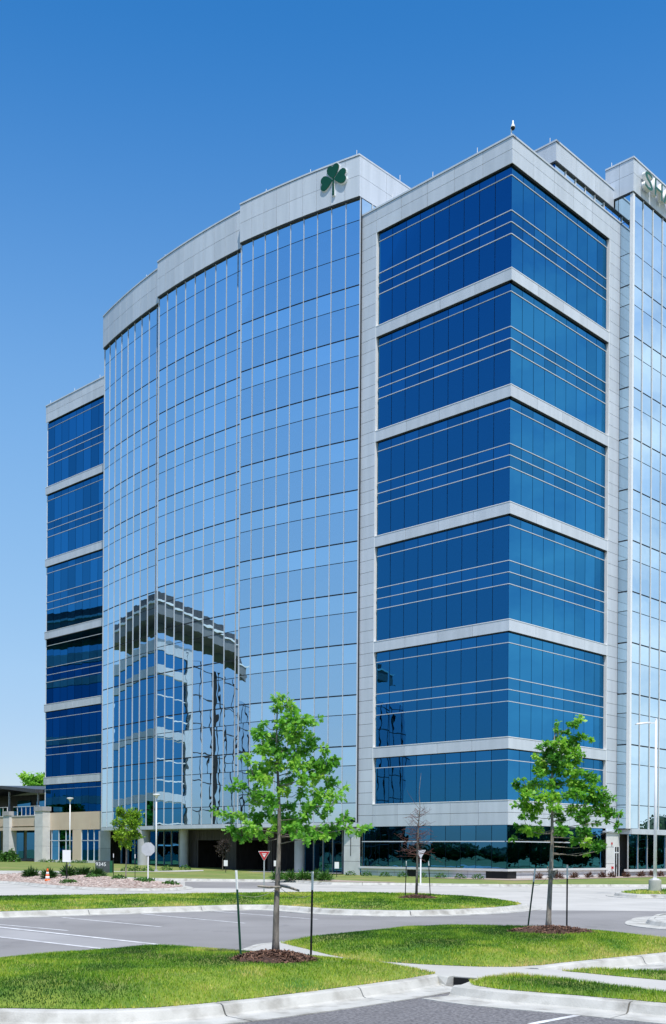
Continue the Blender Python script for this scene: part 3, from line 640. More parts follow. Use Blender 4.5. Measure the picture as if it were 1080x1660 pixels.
# --- far left wing
WL, WR = (3.0, 67.2), (3.0, 52.2)
block_face(WL, WR, 10, .10, .05, second=(6.27, 8.95, 9.70), npan=5, tilt=.0016)
panels(WL, WR, 6, [TOP0, 52.5, TOP1]); coping((3.0, 67.245), WR, TOP1)
panels((12, 67.2), (3.36, 67.2), 3, [6.27, 20, 35, TOP1], 0.0); MB().box(3.2, 3.34, 67.06, 67.2, 6.27, TOP0).build('corner_mullion', M['cap'], BLD)
panels(WL, (3.0, 54.3), 4, [4.25, 6.25], 0.0, mat=M['tan'], kind='tan_panel')
glaze((3.0, 66.9), (3.0, 61.0), 4, [(.85, 3.05, False, .01, .01), (3.05, 4.25, False, .01, .01)], M['glass_ground'], M['glass_ground'], -.12)
glaze((3.0, 59.3), (3.0, 54.45), 4, [(.85, 3.05, False, .01, .01), (3.05, 4.25, False, .01, .01)], M['glass_ground'], M['glass_ground'], -.12)
for u0, u1, n in ((66.9, 61.0, 4), (59.3, 54.45, 4)):
    rail((3, u0), (3, u1), 3.05, .08, -.12, .06)
    for k in range(n + 1):
        u = u0 + (u1 - u0) * k / n; MB().bar((3, u + .04), (3, u - .04), .85, 4.25, -.14, -.06).build('mullion', M['cap'], BLD)
panels((3.0, 61.0), (3.0, 59.3), 1, [.4, 4.25], 0.0, mat=M['tan'], kind='tan_panel')
MB().bar((3.0, 67.0), (3.0, 54.3), .45, .85, -.3, .06).build('window_ledge', M['stone'], BLD)
panels((3.0, 67.2), (3.0, 54.3), 6, [-.2, .45], -.04, mat=M['concrete_wall'], kind='base_block')
panels((2.0, 54.4), (2.0, 52.2), 1, [-.1, 2.2, 4.05], 0.0, mat=M['concrete_wall'], kind='stone_panel')
MB().box(3.3, 16, 52, 67, 52.2, 52.4).build('roof', M['roof'], BLD)

# --- right-hand tower bay carrying the lettering
SY = -1.10; SX = 15.2
dz = .30
srow = [(4.05, 5.97, True, .03, .03)] + [(z0 + (dz if i else 0) if z0 > 5.98 else z0, z1 + dz, sp, g0, g1) for i, (z0, z1, sp, g0, g1) in enumerate(crow[1:])]
srow[-1] = (srow[-1][0], 55.55, True, .03, .02)
xs = [15.45, 16.86, 18.50, 20.15, 21.80, 23.45, 25.10, 26.75, 28.40]
for a, b in zip(xs[:-1], xs[1:]): glaze((a, SY), (b, SY), 1, srow, M['glass_curtain'], M['glass_curtain_span'], 0.0, gv=.02, tilt=.0011)
for x in xs[1:]: MB().bar((x - .03, SY), (x + .03, SY), 4.05, 55.55, -.05, .07).build('mullion', M['cap'], BLD)
MB().box(SX - .03, 15.45, SY - .06, SY + .22, 4.05, 55.55).build('corner_mullion', M['cap'], BLD)
glaze((SX, .0), (SX, SY + .22), 1, [r for r in srow if r[1] < 53], M['glass_curtain'], M['glass_curtain_span'], 0.0, tilt=.0)
glaze((SX, 1.25), (SX, SY + .22), 2, [r for r in srow if r[1] > 53], M['glass_curtain'], M['glass_curtain_span'], 0.0, tilt=.0)
panels((SX - .12, 1.35), (SX - .12, SY - .12), 2, [55.55, 57.0, 58.2]); panels((SX - .12, SY - .12), (28.4, SY - .12), 7, [55.55, 57.0, 58.2])
coping((SX - .12, 1.35), (SX - .12, SY - .165), 58.2); coping((SX - .12, SY - .12), (28.4, SY - .12), 58.2)
BACK.bar((SX, 1.3), (SX, SY), 55.45, 55.58, -.2, .08); BACK.bar((SX, SY), (28.4, SY), 55.45, 55.58, -.2, .08)  # dark strips for the shade under the lettered parapet
MB().box(SX + .2, 28.4, SY + .2, 6, 57.4, 57.6).build('roof', M['roof'], BLD)
MB().bar((15.6, SY), (28.4, SY), 3.62, 4.05, -1.2, .10).build('fascia', M['panel'], BLD)
glaze((15.75, -.75), (28.4, -.75), 8, [(.75, 3.62, False, .01, .01)], M['glass_ground'], M['glass_ground'], 0.0, kind='pane')
for k in range(9):
    x = 15.75 + (28.4 - 15.75) * k / 8; MB().bar((x - .035, -.75), (x + .035, -.75), .75, 3.62, -.03, .06).build('mullion', M['galv'], BLD)
MB().bar((15.7, -.75), (28.4, -.75), .55, .75, -.3, .10).build('window_ledge', M['stone'], BLD)
panels((15.7, -.75), (28.4, -.75), 7, [-.2, .55], -.02, mat=M['concrete_wall'], kind='base_block')
panels((28.4, SY), (28.4, 8), 2, [4, 20, 40, 58.2], 0.0)
# --- set-back top storey between
HX, HY = 6.5, .55
panels((HX, HY), (SX - .1, HY), 3, [54.85, 56.3], 0.0); panels((HX, 2.9), (HX, HY), 1, [54.85, 56.3], 0.0)
coping((HX, HY), (SX - .1, HY), 56.3); coping((HX, 2.9), (HX, HY - .045), 56.3)
glaze((HX + .15, HY + .18), (SX, HY + .18), 6, [(52.5, 54.85, False, .02, .02)], M['glass_curtain'], M['glass_curtain'], 0.0)
glaze((HX + .15, 2.8), (HX + .15, HY + .18), 2, [(52.5, 54.85, False, .02, .02)], M['glass_dark'], M['glass_dark'], 0.0)
for k in range(1, 6):
    x = HX + .15 + (SX - HX - .15) * k / 6; MB().bar((x - .035, HY + .18), (x + .035, HY + .18), 52.5, 54.85, -.04, .07).build('mullion', M['cap'], BLD)
MB().box(HX + .02, SX, HY + .02, 2.9, 54.80, 54.86).build('soffit', M['dark_metal'], BLD)
MB().box(HX + .3, SX + 3, HY + .3, 2.9, 55.9, 56.0).build('roof', M['roof'], BLD)

# --- undercroft of the curve: soffit, columns, recessed glass, dark timber portal
MB().prism([(.1, 14.7), (-1.9, 26.7), (-1.3, 27.2), (-1.25, 39.5), (-.45, 40.4), (1.3, 52.4), (5, 52.4), (5, 14.7)], 4.0, 4.05).build('soffit', M['panel'], BLD)
for a_, r_ in ((43.55, .62), (36.9, .42), (21.5, .42)):
    MB().lathe([(r_, -.3), (r_, 4.0)], (-.25 + (a_ - 33) ** 2 / 400, a_, 0), 28).build('column', M['concrete_wall'], BLD, smooth=False)
glaze((3.4, 52.2), (3.4, 37.2), 12, [(.2, 2.7, False, .02, .02), (2.7, 4.0, False, .02, .02)], M['glass_ground'], M['glass_ground'], 0.0)
glaze((3.4, 25.4), (3.4, 16.0), 8, [(.2, 2.7, False, .02, .02), (2.7, 4.0, False, .02, .02)], M['glass_ground'], M['glass_ground'], 0.0)
for u0, u1, n in ((52.2, 37.2, 12), (25.4, 16.0, 8)):
    for k in range(n + 1):
        u = u0 + (u1 - u0) * k / n; MB().bar((3.4, u + .04), (3.4, u - .04), .1, 4.0, -.02, .08).build('mullion', M['galv'], BLD)
def boards(u0, u1, z0, z1, n, x=.45, dep=.12):
    for k in range(n):
        a_, b_ = u0 + (u1 - u0) * k / n, u0 + (u1 - u0) * (k + 1) / n
        MB().bar((x, a_ - .012), (x, b_ + .012), z0, z1, -dep, random.uniform(-.012, .012)).build('board', M['portal'], BLD)
boards(37.1, 35.6, .1, 3.0, 7); boards(31.65, 30.1, .1, 3.0, 7); boards(25.9, 25.3, .1, 3.0, 3); boards(37.1, 25.3, 3.0, 4.0, 48)
MB().box(.52, 3.4, 25.3, 37.1, 3.95, 3.99).build('portal_ceiling', M['portal'], BLD)
for u in (37.1, 31.0, 25.3): MB().box(.58, 3.9, u - .12, u + .12, .1, 3.95).build('portal_side', M['portal'], BLD)
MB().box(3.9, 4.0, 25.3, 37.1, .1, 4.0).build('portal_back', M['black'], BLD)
sheet('entrance_paving', [b2w(-.6, 52), b2w(-2.2, 40), b2w(-2.6, 27), b2w(-.8, 16.2), b2w(6, 16.2), b2w(6, 52)], .60 - .35, M['concrete'])['kind'] = 'structure'

# --- roof-edge rods
for b_, a_, z in ((0, 3.2, 53.5), (0, 7.4, 53.5), (0, 11.5, 53.5), (6.55, 1.2, 56.4), (-.4, 15.0, 58.3), (-1.2, 19.5, 58.3), (-1.9, 24.2, 58.3), (-1.5, 38.9, 58.3), (-.5, 43.2, 58.3), (.3, 48, 58.3), (1.1, 52, 58.3), (3.1, 56.5, 53.5), (3.1, 61.5, 53.5), (3.1, 66.5, 53.5), (4.5, 14.6, 58.3), (15.2, .9, 58.3)):
    MB().tube([(b_ + .1, a_, z - .1), (b_ + .1, a_, z + .5)], .025, 6).build('lightning_rod', M['white'], BLD)

# --- inside: slabs, columns, service core
SLAB = [(.6, .5), (.6, 14.4), (.5, 15.0), (-1.5, 26.5), (-.95, 27.6), (-.9, 39.3), (-.1, 40.6), (1.8, 52.3), (3.7, 52.8), (3.7, 66.6), (24, 66.6), (24, .5)]
for k in range(11):
    MB().prism(SLAB, 9.70 + 4.165 * k - .35, 9.70 + 4.165 * k + .12).build('floor_slab', M['slab'], BLD)
MB().prism(SLAB, 5.0, 5.5).build('floor_slab', M['slab'], BLD); MB().prism(SLAB, .0, .12).build('floor_slab', M['slab'], BLD)
MB().prism([(15.8, -.6), (15.8, .5), (28, .5), (28, -.6)], 4.2, 4.4).build('floor_slab', M['slab'], BLD)
MB().box(7.5, 24, 7.5, 66, .12, 52).build('service_core', M['interior'], BLD)
MB().box(15.8, 28, .6, 7.5, .12, 52.2).build('service_core', M['interior'], BLD)
for x, y in ((1.5, 1.5), (1.5, 7.6), (7.6, 1.5), (1.4, 13.6), (13.2, 1.5), (.9, 19.5), (.2, 25.4), (.2, 30), (.2, 35), (.2, 38.6), (1.1, 43.5), (1.6, 48), (5, 57), (5, 62), (5, 66), (16.3, -.3), (20, -.3)):
    MB().lathe([(.32, 4.5), (.32, 52.0)], (x, y, 0), 14).build('interior_column', M['white'], BLD, smooth=False)
rb = random.Random(5)
for k in range(10):                        # blinds and curtains drawn differently behind the panes
    z = 9.70 + 4.165 * k + .12
    for _ in range(6):
        y = rb.uniform(.8, 11.5); w = rb.choice((.25, .4, 1.25, 1.3)); zz = z + (.1 if w < .6 else rb.uniform(.9, 2.4)); MB().box(.42, .44, y, y + w, zz, z + 3.55).build('window_blind', M['white'], BLD)
        y = rb.uniform(.8, 12.0); w = rb.choice((.25, .4, 1.25, 1.3)); zz = z + (.1 if w < .6 else rb.uniform(.9, 2.4)); MB().box(y, y + w, .42, .44, zz, z + 3.55).build('window_blind', M['white'], BLD)
    for _ in range(3):
        y = rb.uniform(53, 65); w = rb.choice((.3, .5, 1.25)); MB().box(3.42, 3.44, y, y + w, z + rb.uniform(.1, 1.5), z + 3.55).build('window_blind', M['white'], BLD)
FRAME.build('glazing_frame', M['joint'], BLD)['kind'] = 'stuff'
BACK.build('backing_and_soffit_shade', M['joint'], BLD)['kind'] = 'stuff'  # dark backing behind the joints, plus the painted soffit shade strips
flush_pieces('pane', 300, 'remaining_panes'); flush_pieces('panel', 300, 'remaining_panels')
for k in ('base_block', 'stone_panel', 'tan_panel'): flush_pieces(k)

# ------------------------------------------------------------------ signs on the building
def wall_frame(name, a, b, z, dirv):          # Empty on the wall: local x to the viewer's right, local y up, local z outward
    o = empty(name, bw(a, b, z)); d = Vector((dirv[0], dirv[1], 0)).normalized(); up = Vector((0, 0, 1)); n = d.cross(up)
    o.rotation_euler = Matrix((d, up, n)).transposed().to_euler(); return o
s0, s1 = bw(SECT[0][0][0], SECT[0][0][1]), bw(SECT[0][1][0], SECT[0][1][1]); sdir = (s1 - s0)
sd_n = Vector((sdir.y, -sdir.x, 0)).normalized()
em = wall_frame('emblem_sign', 16.95, -.62, 56.85, sdir); em.location += sd_n * .34
tag(em, 'dark green three-leaf clover emblem with white rim on the grey parapet', 'sign')
def heart(k, sc=1.0):
    pts = [(0.02, 0), (.18, .17), (.42, .40), (.66, .56), (.90, .60), (1.10, .50), (1.19, .34), (1.17, .17), (1.04, 0)]
    pts = pts + [(x, -y) for x, y in pts[-2:0:-1]]; cx, cy = .65, 0
    pts = [(cx + (x - cx) * sc, cy + (y - cy) * sc) for x, y in pts]
    c, s = math.cos(k), math.sin(k); return [(x * c - y * s + .05 * c, x * s + y * c + .05 * s) for x, y in pts]
for k in (R(93), R(2), R(182)):
    lf_ = MB().prism(heart(k), .10, .16).build('leaf', M['green_sign'], em); MB().prism(heart(k, 1.08), -.10, .10).build('rim', M['white'], lf_)
st = MB().prism([(-.05, .1), (.05, .1), (.09, -1.25), (-.09, -1.25)], .10, .16).build('stem', M['green_sign'], em); MB().prism([(-.09, .1), (.09, .1), (.14, -1.30), (-.14, -1.30)], -.10, .10).build('rim', M['white'], st)
for x, y in ((0, .7), (.6, 0), (-.6, 0)): MB().lathe([(.05, -.34), (.05, -.1)], (x, y, 0), 8).build('standoff', M['galv'], em)
sg = empty('letter_sign', bw(SY - .12, 16.02, 56.2), TH); tag(sg, 'green raised letters SHA with white sides on the right-hand tower parapet', 'sign')
for ch, x, w in (('S', .10, 1.33), ('H', 1.72, 1.35), ('A', 3.15, 1.6)):
    lt = text_mesh(ch, 1.98, .15, 'letter', M['white'], sg, .022); lt.rotation_euler = (R(90), 0, 0); lt.location = (x, -.30, 0)
    fc = text_mesh(ch, 1.98, .006, 'letter_face', M['letter_green'], lt, .012); fc.location = (0, 0, .157)
    me = lt.data; xs_ = [v.co.x for v in me.vertices]; k = w / (max(xs_) - min(xs_))
    for m__ in (lt.data, fc.data):
        for v in m__.vertices: v.co.x = (v.co.x - min(xs_)) * k
sc_ = empty('security_camera', bw(.18, .10, 53.53)); tag(sc_, 'small white dome camera on a post at the roof corner', 'camera')
MB().lathe([(.055, 0), (.055, .62)], n=10).build('post', M['white'], sc_)
MB().lathe([(.05, 1.05), (.06, .85), (.16, .62), (.17, .55)][::-1], (.10, -.06, 0), 14).build('housing', M['white'], sc_, True)
MB().lathe([(.02, .36), (.10, .40), (.15, .48), (.15, .55)], (.10, -.06, 0), 14).build('dome', M['black'], sc_, True)

# ------------------------------------------------------------------ terrace at the far left
TB = empty('terrace_building', CORNER, TH); tag(TB, 'low tan terrace with pale pillars, glass railing and dark canopy beside the tower', 'building')
def tb(name, mat, a0, a1, b0, b1, z0, z1): return MB().box(b0, b1, a0, a1, z0, z1).build(name, mat, TB)
for a0, a1, zt in ((65.65, 67.35, 6.95), (73.1, 74.5, 6.55), (80.5, 82, 6.5), (88, 89.5, 6.5)):
    tb('pillar', M['stone'], a0, a1, 2.0, 3.0, -.2, 2.4); tb('pillar', M['stone'], a0, a1, 2.0, 3.0, 2.42, 4.6); tb('pillar', M['stone'], a0, a1, 2.0, 3.0, 4.62, zt - .5); tb('pillar_cap', M['concrete_wall'], a0 - .08, a1 + .08, 1.92, 3.08, zt - .5, zt)
for a0, a1 in ((67.35, 73.1), (74.5, 80.5), (82, 88)):
    tb('beam', M['tan'], a0, a1, 2.35, 2.9, 4.75, 5.9); tb('beam_lip', M['tan'], a0, a1, 2.25, 2.9, 4.25, 4.62); tb('beam_cap', M['stone'], a0, a1, 2.3, 2.95, 5.9, 6.0)
    n = 6
    for k in range(n):
        u0, u1 = a0 + (a1 - a0) * k / n, a0 + (a1 - a0) * (k + 1) / n
        tb('railing_post', M['white'], u0 + .02, u0 + .09, 2.55, 2.62, 6.0, 7.05)
        tb('railing_pane', M['glass_ground'], u0 + .11, u1 - .02, 2.57, 2.60, 6.08, 6.98)
    tb('top_rail', M['cap'], a0, a1, 2.53, 2.64, 7.05, 7.10)
tb('terrace_deck', M['concrete_wall'], 67.35, 95, 2.9, 14, 5.6, 5.95)
tb('rear_wall', M['concrete_wall'], 67.35, 95, 7.0, 7.4, -.2, 5.6)
for u in (68.5, 71.0, 75.5, 78.2, 84): tb('window', M['glass_ground'], u, u + 1.9, 6.9, 6.99, .9, 4.4)
tb('upper_wall', M['dark_metal'], 67.3, 95, 9.0, 9.4, 5.95, 9.0)
for u in (70.5, 75.3, 80): tb('window', M['glass_ground'], u, u + 3.2, 8.9, 8.99, 6.3, 8.3)
m_ = MB(); m_.add([(2.2, 67.6, 8.55), (2.2, 75.6, 9.35), (2.2, 96, 8.3), (13, 96, 8.6), (13, 75.6, 9.7), (13, 67.6, 8.8)] + [(2.2, 67.6, 9.0), (2.2, 75.6, 9.7), (2.2, 96, 8.7), (13, 96, 9.0), (13, 75.6, 10.1), (13, 67.6, 9.2)],
    [(0, 1, 4, 5), (1, 2, 3, 4), (6, 11, 10, 7), (7, 10, 9, 8), (0, 6, 7, 1), (1, 7, 8, 2), (5, 4, 10, 11), (0, 5, 11, 6)]); m_.build('canopy_roof', M['dark_metal'], TB)
for u in (69, 75.6, 82): tb('canopy_post', M['galv'], u, u + .18, 3.4, 3.58, 5.95, 9.0)
for u in (69.5, 72.2, 76.5): tb('planter', M['white'], u, u + 1.4, 3.0, 3.5, 5.95, 6.75)

# ------------------------------------------------------------------ the neighbour that the curved glass mirrors, out of frame to the left
K_ = Vector((-54.5, 117.5)); NB_ROT = math.atan2(-.57, -.82) + math.pi
NB = empty('neighbour_building', (K_.x, K_.y, 0), NB_ROT)     # local -x runs along its sunny face, local +y along its other face
tag(NB, 'glass office block with a dark overhanging roof, seen only mirrored in the curved front', 'building')
M['nb_glass'] = glass_mat('neighbour_glass', (0.56, 0.69, 0.80), (0.05, 0.07, 0.09), 0.9, 0.03, 0.3)
M['nb_grey'] = noise_mat('neighbour_fascia', (0.17, 0.175, 0.185), (0.22, 0.225, 0.235), 0.3, 0.6)
M['nb_blue'] = glass_mat('neighbour_blue_glass', (0.07, 0.27, 0.48), (0.05, 0.07, 0.09), 0.9, 0.03, 0.3)
def nb(name, mat, x0, x1, y0, y1, z0, z1): return MB().box(x0, x1, y0, y1, z0, z1).build(name, mat, NB)
nb('glass_body', M['nb_glass'], -78, -14, 1.0, 30, 0, 29.5); nb('corner_glass', M['nb_blue'], -14, 0, 0.4, 30, 0, 29.5)
for z in (8.6, 17.2, 25.6): nb('band', M['panel'], -14.3, .25, .15, 30.2, z, z + 1.1)
nb('band', M['panel'], -14.3, .25, .15, 30.2, 28.6, 30.2); nb('pier', M['panel'], -16.5, -14, .1, 2, 0, 30.2)
nb('top_glass', M['nb_glass'], -66, -3, 3.5, 28, 30.2, 33.0)
nb('roof_soffit', M['nb_grey'], -68, 1.5, -1.2, 31, 33.0, 34.6); nb('roof_trim', M['cap'], -68.2, 1.7, -1.4, 31.2, 34.6, 34.9); nb('roof_top', M['dark_metal'], -67, .6, -.3, 30.5, 34.9, 36.2)
m_ = MB()
for k in range(7): m_.box(-78, -16.5, .93, 1.0, 3.6 + 4.15 * k, 3.75 + 4.15 * k)
for k in range(22): m_.box(-17.9 - 2.8 * k, -17.8 - 2.8 * k, .92, 1.0, 0, 29.5)
m_.build('mullion_grid', M['joint'], NB)['kind'] = 'stuff'
m_ = MB()
for k in range(9): m_.box(-14, .02, .35, .4, 2.1 + 2.85 * k + .6, 2.25 + 2.85 * k + .6)
m_.build('mullion_grid', M['cap'], NB)['kind'] = 'stuff'
nb('recess_shade', M['black'], -31, -29.6, .85, 1.2, 0, 29.5); nb('recess_shade', M['black'], -50, -49, .85, 1.2, 0, 29.5)  # black strips on the face paint the shade of recesses

# ------------------------------------------------------------------ foliage helpers
OAK = np.array([(0, .02), (.22, .10), (.30, .34), (.40, .12), (.58, .44), (.66, .13), (.84, .26), (1.0, 0), (.84, -.26), (.66, -.13), (.58, -.44), (.40, -.12), (.30, -.34), (.22, -.10)])
OVAL = np.array([(0, 0), (.3, .22), (.65, .22), (1, 0), (.65, -.22), (.3, -.22)])
BLADE = np.array([(0, .05), (1, 0), (0, -.05)])
def leaf_obj(name, mat, C, size, tint, rng, shape=OAK, parent=None, droop=.25, D=None, upn=1.0, inv=None):
    N = len(C); k = len(shape)
    if D is None:
        D = rng.normal(size=(N, 3)); D[:, 2] = D[:, 2] * .6 - droop
    D = D / np.linalg.norm(D, axis=1, keepdims=True)
    U_ = rng.normal(size=(N, 3)) * .75; U_[:, 2] += upn; Sd = np.cross(U_, D); Sd /= np.linalg.norm(Sd, axis=1, keepdims=True) + 1e-9; Nn = np.cross(D, Sd)
    sz = size * rng.uniform(.65, 1.3, N)
    X = shape[None, :, 0:1]; Yy = shape[None, :, 1:2]
    curl = rng.uniform(-.25, .10, N)[:, None, None]
    V = C[:, None] + sz[:, None, None] * (D[:, None] * X + Sd[:, None] * Yy + Nn[:, None] * (np.abs(Yy) * .35 + X * X * curl))
    if inv is not None: V = V - np.array(inv)
    me = bpy.data.meshes.new(name); me.vertices.add(N * k); me.vertices.foreach_set('co', V.ravel()); me.loops.add(N * k); me.loops.foreach_set('vertex_index', np.arange(N * k))
    me.polygons.add(N); me.polygons.foreach_set('loop_start', np.arange(0, N * k, k)); me.update(calc_edges=True)
    at = me.attributes.new('tint', 'FLOAT', 'POINT'); at.data.foreach_set('value', np.repeat(np.clip(tint, 0, 1), k))
    me.materials.append(mat); o = bpy.data.objects.new(name, me); COL.objects.link(o)
    if parent: o.parent = parent
    return o
def tree(name, label, base, top, clumps, leaf, lsize, n_per, bark, r0, seed, group=None, lean=(0, 0), shape=OAK, twigs=True, flat=.7):
    """clumps: (dx, depth or None, z, radius) in metres from the base"""
    rng = np.random.RandomState(seed); rr = random.Random(seed)
    root = empty(name, base); tag(root, label, 'tree', group)
    H_ = top; path, rad = [], []
    for k in range(15):
        t = k / 14; path.append((lean[0] * t + .05 * math.sin(t * 7 + seed) * t, lean[1] * t + .04 * math.cos(t * 6 + seed) * t, H_ * .97 * t - .05 * (k == 0))); rad.append(r0 * (1 - .86 * t ** .9) * (1.35 if k == 0 else 1))
    mbk = MB(); mbk.tube(path, rad, 10)
    def trunk_at(z):
        t = min(1, max(0, z / (H_ * .97))); i = min(13, int(t * 14)); f = t * 14 - i; return Vector(path[i]).lerp(Vector(path[i + 1]), f), rad[i]
    pts, tin, dirs = [], [], []
    nodes = []
    for dx, dy, z, r in sorted(clumps, key=lambda c_: abs(c_[0])):
        if dy is None:
            w = max(.15, .75 * (1 - z / H_) * H_ * .38); dy = rr.uniform(-1, 1) * math.sqrt(max(.05, max(w, abs(dx) * .6) ** 2 - (abs(dx) * .55) ** 2))
        c = Vector((dx, dy, z)); hd = math.hypot(dx, dy)
        s_, rs = trunk_at(max(H_ * .20, z - max(-.05, .65 * (z / H_ - .30)) * hd)); mid = s_.lerp(c, .5) + Vector((rr.uniform(-.06, .06), rr.uniform(-.06, .06), -.05 * hd + rr.uniform(-.06, .06)))
        near = min(nodes, key=lambda q: (q - c).length, default=None)
        if near is not None and (near - c).length < .62 * (s_ - c).length and near.z < c.z + .12: s_ = near; mid = s_.lerp(c, .5) + Vector((0, 0, rr.uniform(-.02, .03))); rs = .022
        nodes.append(c)
        if twigs and hd > .1: mbk.tube([s_, mid, c], [min(rs * .40, .006 + .006 * hd), .005 + .002 * hd, .003], 6)
        out = (c - s_).normalized() if hd > .05 else Vector((0, 0, 1))
        ct = rng.normal(.5, .20)
        n = max(6, int(n_per * (r / .12) ** 2)); ns = max(3, int(n / 9)); done = 0
        for k in range(ns):                       # sprays: short twigs with leaves along them
            u = rng.normal(size=3); u /= np.linalg.norm(u); u = u * np.array([1, 1, flat]); ln = r * rng.uniform(.6, 1.25)
            e = np.array(c) + u * ln
            if twigs and k % 2 == 0: mbk.tube([c, (Vector(e) + c) / 2 + Vector((0, 0, .02)), Vector(e)], [.004, .003, .002], 4)
            m = max(2, int(n / ns)); tt = rng.uniform(.25, 1.08, m)
            p = np.array(c) + (e - np.array(c)) * tt[:, None] + rng.normal(size=(m, 3)) * r * .16
            pts.append(p); tin.append(np.full(m, ct) + rng.normal(0, .16, m)); dd = rng.normal(size=(m, 3)) * .8 + u * .9 + np.array([0, 0, -.25]); dirs.append(dd)
    mbk.build('trunk', bark, root, True)
    P = np.concatenate(pts); tn = np.concatenate(tin); D = np.concatenate(dirs)
    cr_ = leaf_obj('crown', leaf, P, lsize, tn, rng, shape, root, D=D); cr_['kind'] = 'stuff'
    return root
def px_clumps(lst, ox, oy, sc, bx, by, ppm):
    return [((ox + x / sc - bx) / ppm, None, (by - (oy + y / sc)) / ppm, r / sc / ppm) for x, y, r in lst]
CL1 = [(375,40,30),(410,90,45),(450,120,40),(350,110,25),(500,170,60),(590,170,28),(420,200,60),(290,190,25),(280,250,45),(340,280,50),(470,260,70),(560,290,50),(640,340,28),(300,340,60),(400,350,50),(480,350,60),(190,380,26),(220,410,26),(280,440,55),(370,420,50),(470,420,50),(560,430,60),(640,420,50),(690,400,32),(150,530,40),(110,540,26),(240,480,32),(300,500,50),(420,490,40),(500,500,50),(600,480,55),(660,520,45),(740,560,26),(240,570,36),(240,620,36),(310,600,50),(410,560,40),(500,570,36),(600,590,55),(690,600,45),(680,660,30),(340,650,45),(420,640,45),(560,660,40),(20,675,16),(55,690,18),(100,710,35),(160,710,30),(230,720,50),(320,700,40),(420,730,65),(520,710,45),(620,700,32),(750,710,26),(740,740,26),(120,790,40),(170,820,40),(240,780,45),(290,820,30),(360,770,40),(460,780,45),(530,780,45),(600,790,48),(690,780,42),(760,780,28),(830,780,30),(880,765,16),(530,840,34),(660,830,22)]
CL2 = [(600,110,40),(540,150,45),(500,220,38),(415,140,24),(420,200,26),(425,260,22),(640,260,45),(700,290,30),(600,300,50),(520,330,60),(430,330,60),(340,350,50),(310,330,22),(250,390,30),(330,420,60),(440,420,70),(560,400,70),(630,420,35),(220,450,35),(260,500,50),(360,500,70),(480,490,70),(580,490,55),(190,560,30),(210,610,45),(300,560,50),(400,580,60),(520,580,60),(620,600,60),(720,640,55),(760,660,30),(90,650,26),(30,690,24),(70,720,30),(140,750,60),(230,700,60),(320,720,60),(420,700,55),(540,680,60),(640,720,70),(740,760,60),(820,800,60),(900,820,26),(100,820,55),(190,820,60),(280,830,55),(380,830,50),(480,800,50),(580,800,60),(680,830,60),(780,850,60),(860,890,40),(60,900,45),(140,930,60),(240,920,55),(340,930,50),(440,960,50),(550,930,55),(660,930,55),(760,950,48),(850,960,45),(920,970,35),(990,985,32),(80,1000,30),(210,1000,38),(480,1020,45),(600,1000,48),(700,1030,45),(780,1060,32),(870,1040,28),(960,1080,28),(1000,1110,16),(60,1100,40),(130,1130,50),(220,1150,45),(300,1100,45),(400,1130,55),(500,1140,55),(600,1150,55),(690,1150,48),(740,1160,30),(10,1200,26),(560,1220,45),(660,1240,42),(720,1280,45),(800,1240,38),(850,1250,20),(830,1310,16),(740,1330,24)]
def ppm_at(p): return F / p[1]
def on_mound(p, P, hgt, reach): return float(mound_h(np.array([p[0]]), np.array([p[1]]), P, hgt, reach)[0])
g1, g2, g3 = on_mound(T1, PA, .20, 1.6), on_mound(T2, PB, .22, 1.6), on_mound(T3, PC, .16, 2.2)
tree('oak_tree', 'young bright green oak between two green stakes on the nearest grass island', (*T1, g1), (1554 - 1135) / ppm_at(T1), px_clumps(CL1, 340, 1120, 3.457, 447, 1554, ppm_at(T1)), M['leaf_oak'], .086, 84, M['bark'], .058, 11, lean=(.04, 0))
tree('oak_tree', 'dense deeper green young oak in the mulch ring of the right-hand island', (*T2, g2), (1512 - 1172) / ppm_at(T2), px_clumps(CL2, 830, 1150, 5.684, 889, 1513, ppm_at(T2)), M['leaf_oak2'], .090, 108, M['bark_light'], .062, 12, lean=(.12, 0))

# bare tree: reddish twigs, no leaves
bt = empty('bare_tree', (*T3, g3)); tag(bt, 'leafless reddish sapling between two thin stakes on the long grass island', 'tree')
rr = random.Random(4); m_ = MB(); pm = ppm_at(T3)
m_.tube([(0, 0, -.05), (.02, 0, .9), (.03, 0, 1.7), (.05, .02, 2.6), (.12, 0, 3.4), (.08, 0, 4.0), (.15, 0, 4.72)], [.055, .045, .04, .028, .014, .009, .004], 8); m_.build('trunk', M['bark'], bt, True)
m_ = MB()
for k in range(84):
    z = 1.55 + 1.75 * rr.random() ** 1.3; an = rr.uniform(0, 6.28); ln = rr.uniform(.35, 1.05) * (1.15 - (z - 1.5) / 3); el = rr.uniform(-.15, .75)
    if z < 1.9: ln *= 1.15; el = rr.uniform(-.25, .35)
    p0 = Vector((.04, 0, z)); d = Vector((math.cos(an) * math.cos(el), math.sin(an) * math.cos(el), math.sin(el)))
    p1 = p0 + d * ln * .55 + Vector((0, 0, rr.uniform(-.05, .06))); p2 = p0 + d * ln + Vector((0, 0, rr.uniform(-.12, .12)))
    m_.tube([p0, p1, p2], [.009, .006, .003], 4)
    for q in range(3):
        s_ = p0.lerp(p2, rr.uniform(.35, .9)); e_ = s_ + Vector((rr.uniform(-1, 1), rr.uniform(-1, 1), rr.uniform(-.4, .7))) * .20; m_.tube([s_, e_], [.005, .003], 4)
m_.tube([(.1, 0, 3.35), (-.1, 0, 3.6), (-.38, 0, 4.05)], [.008, .006, .003], 4); m_.build('crown', M['twig_red'], bt)['kind'] = 'stuff'

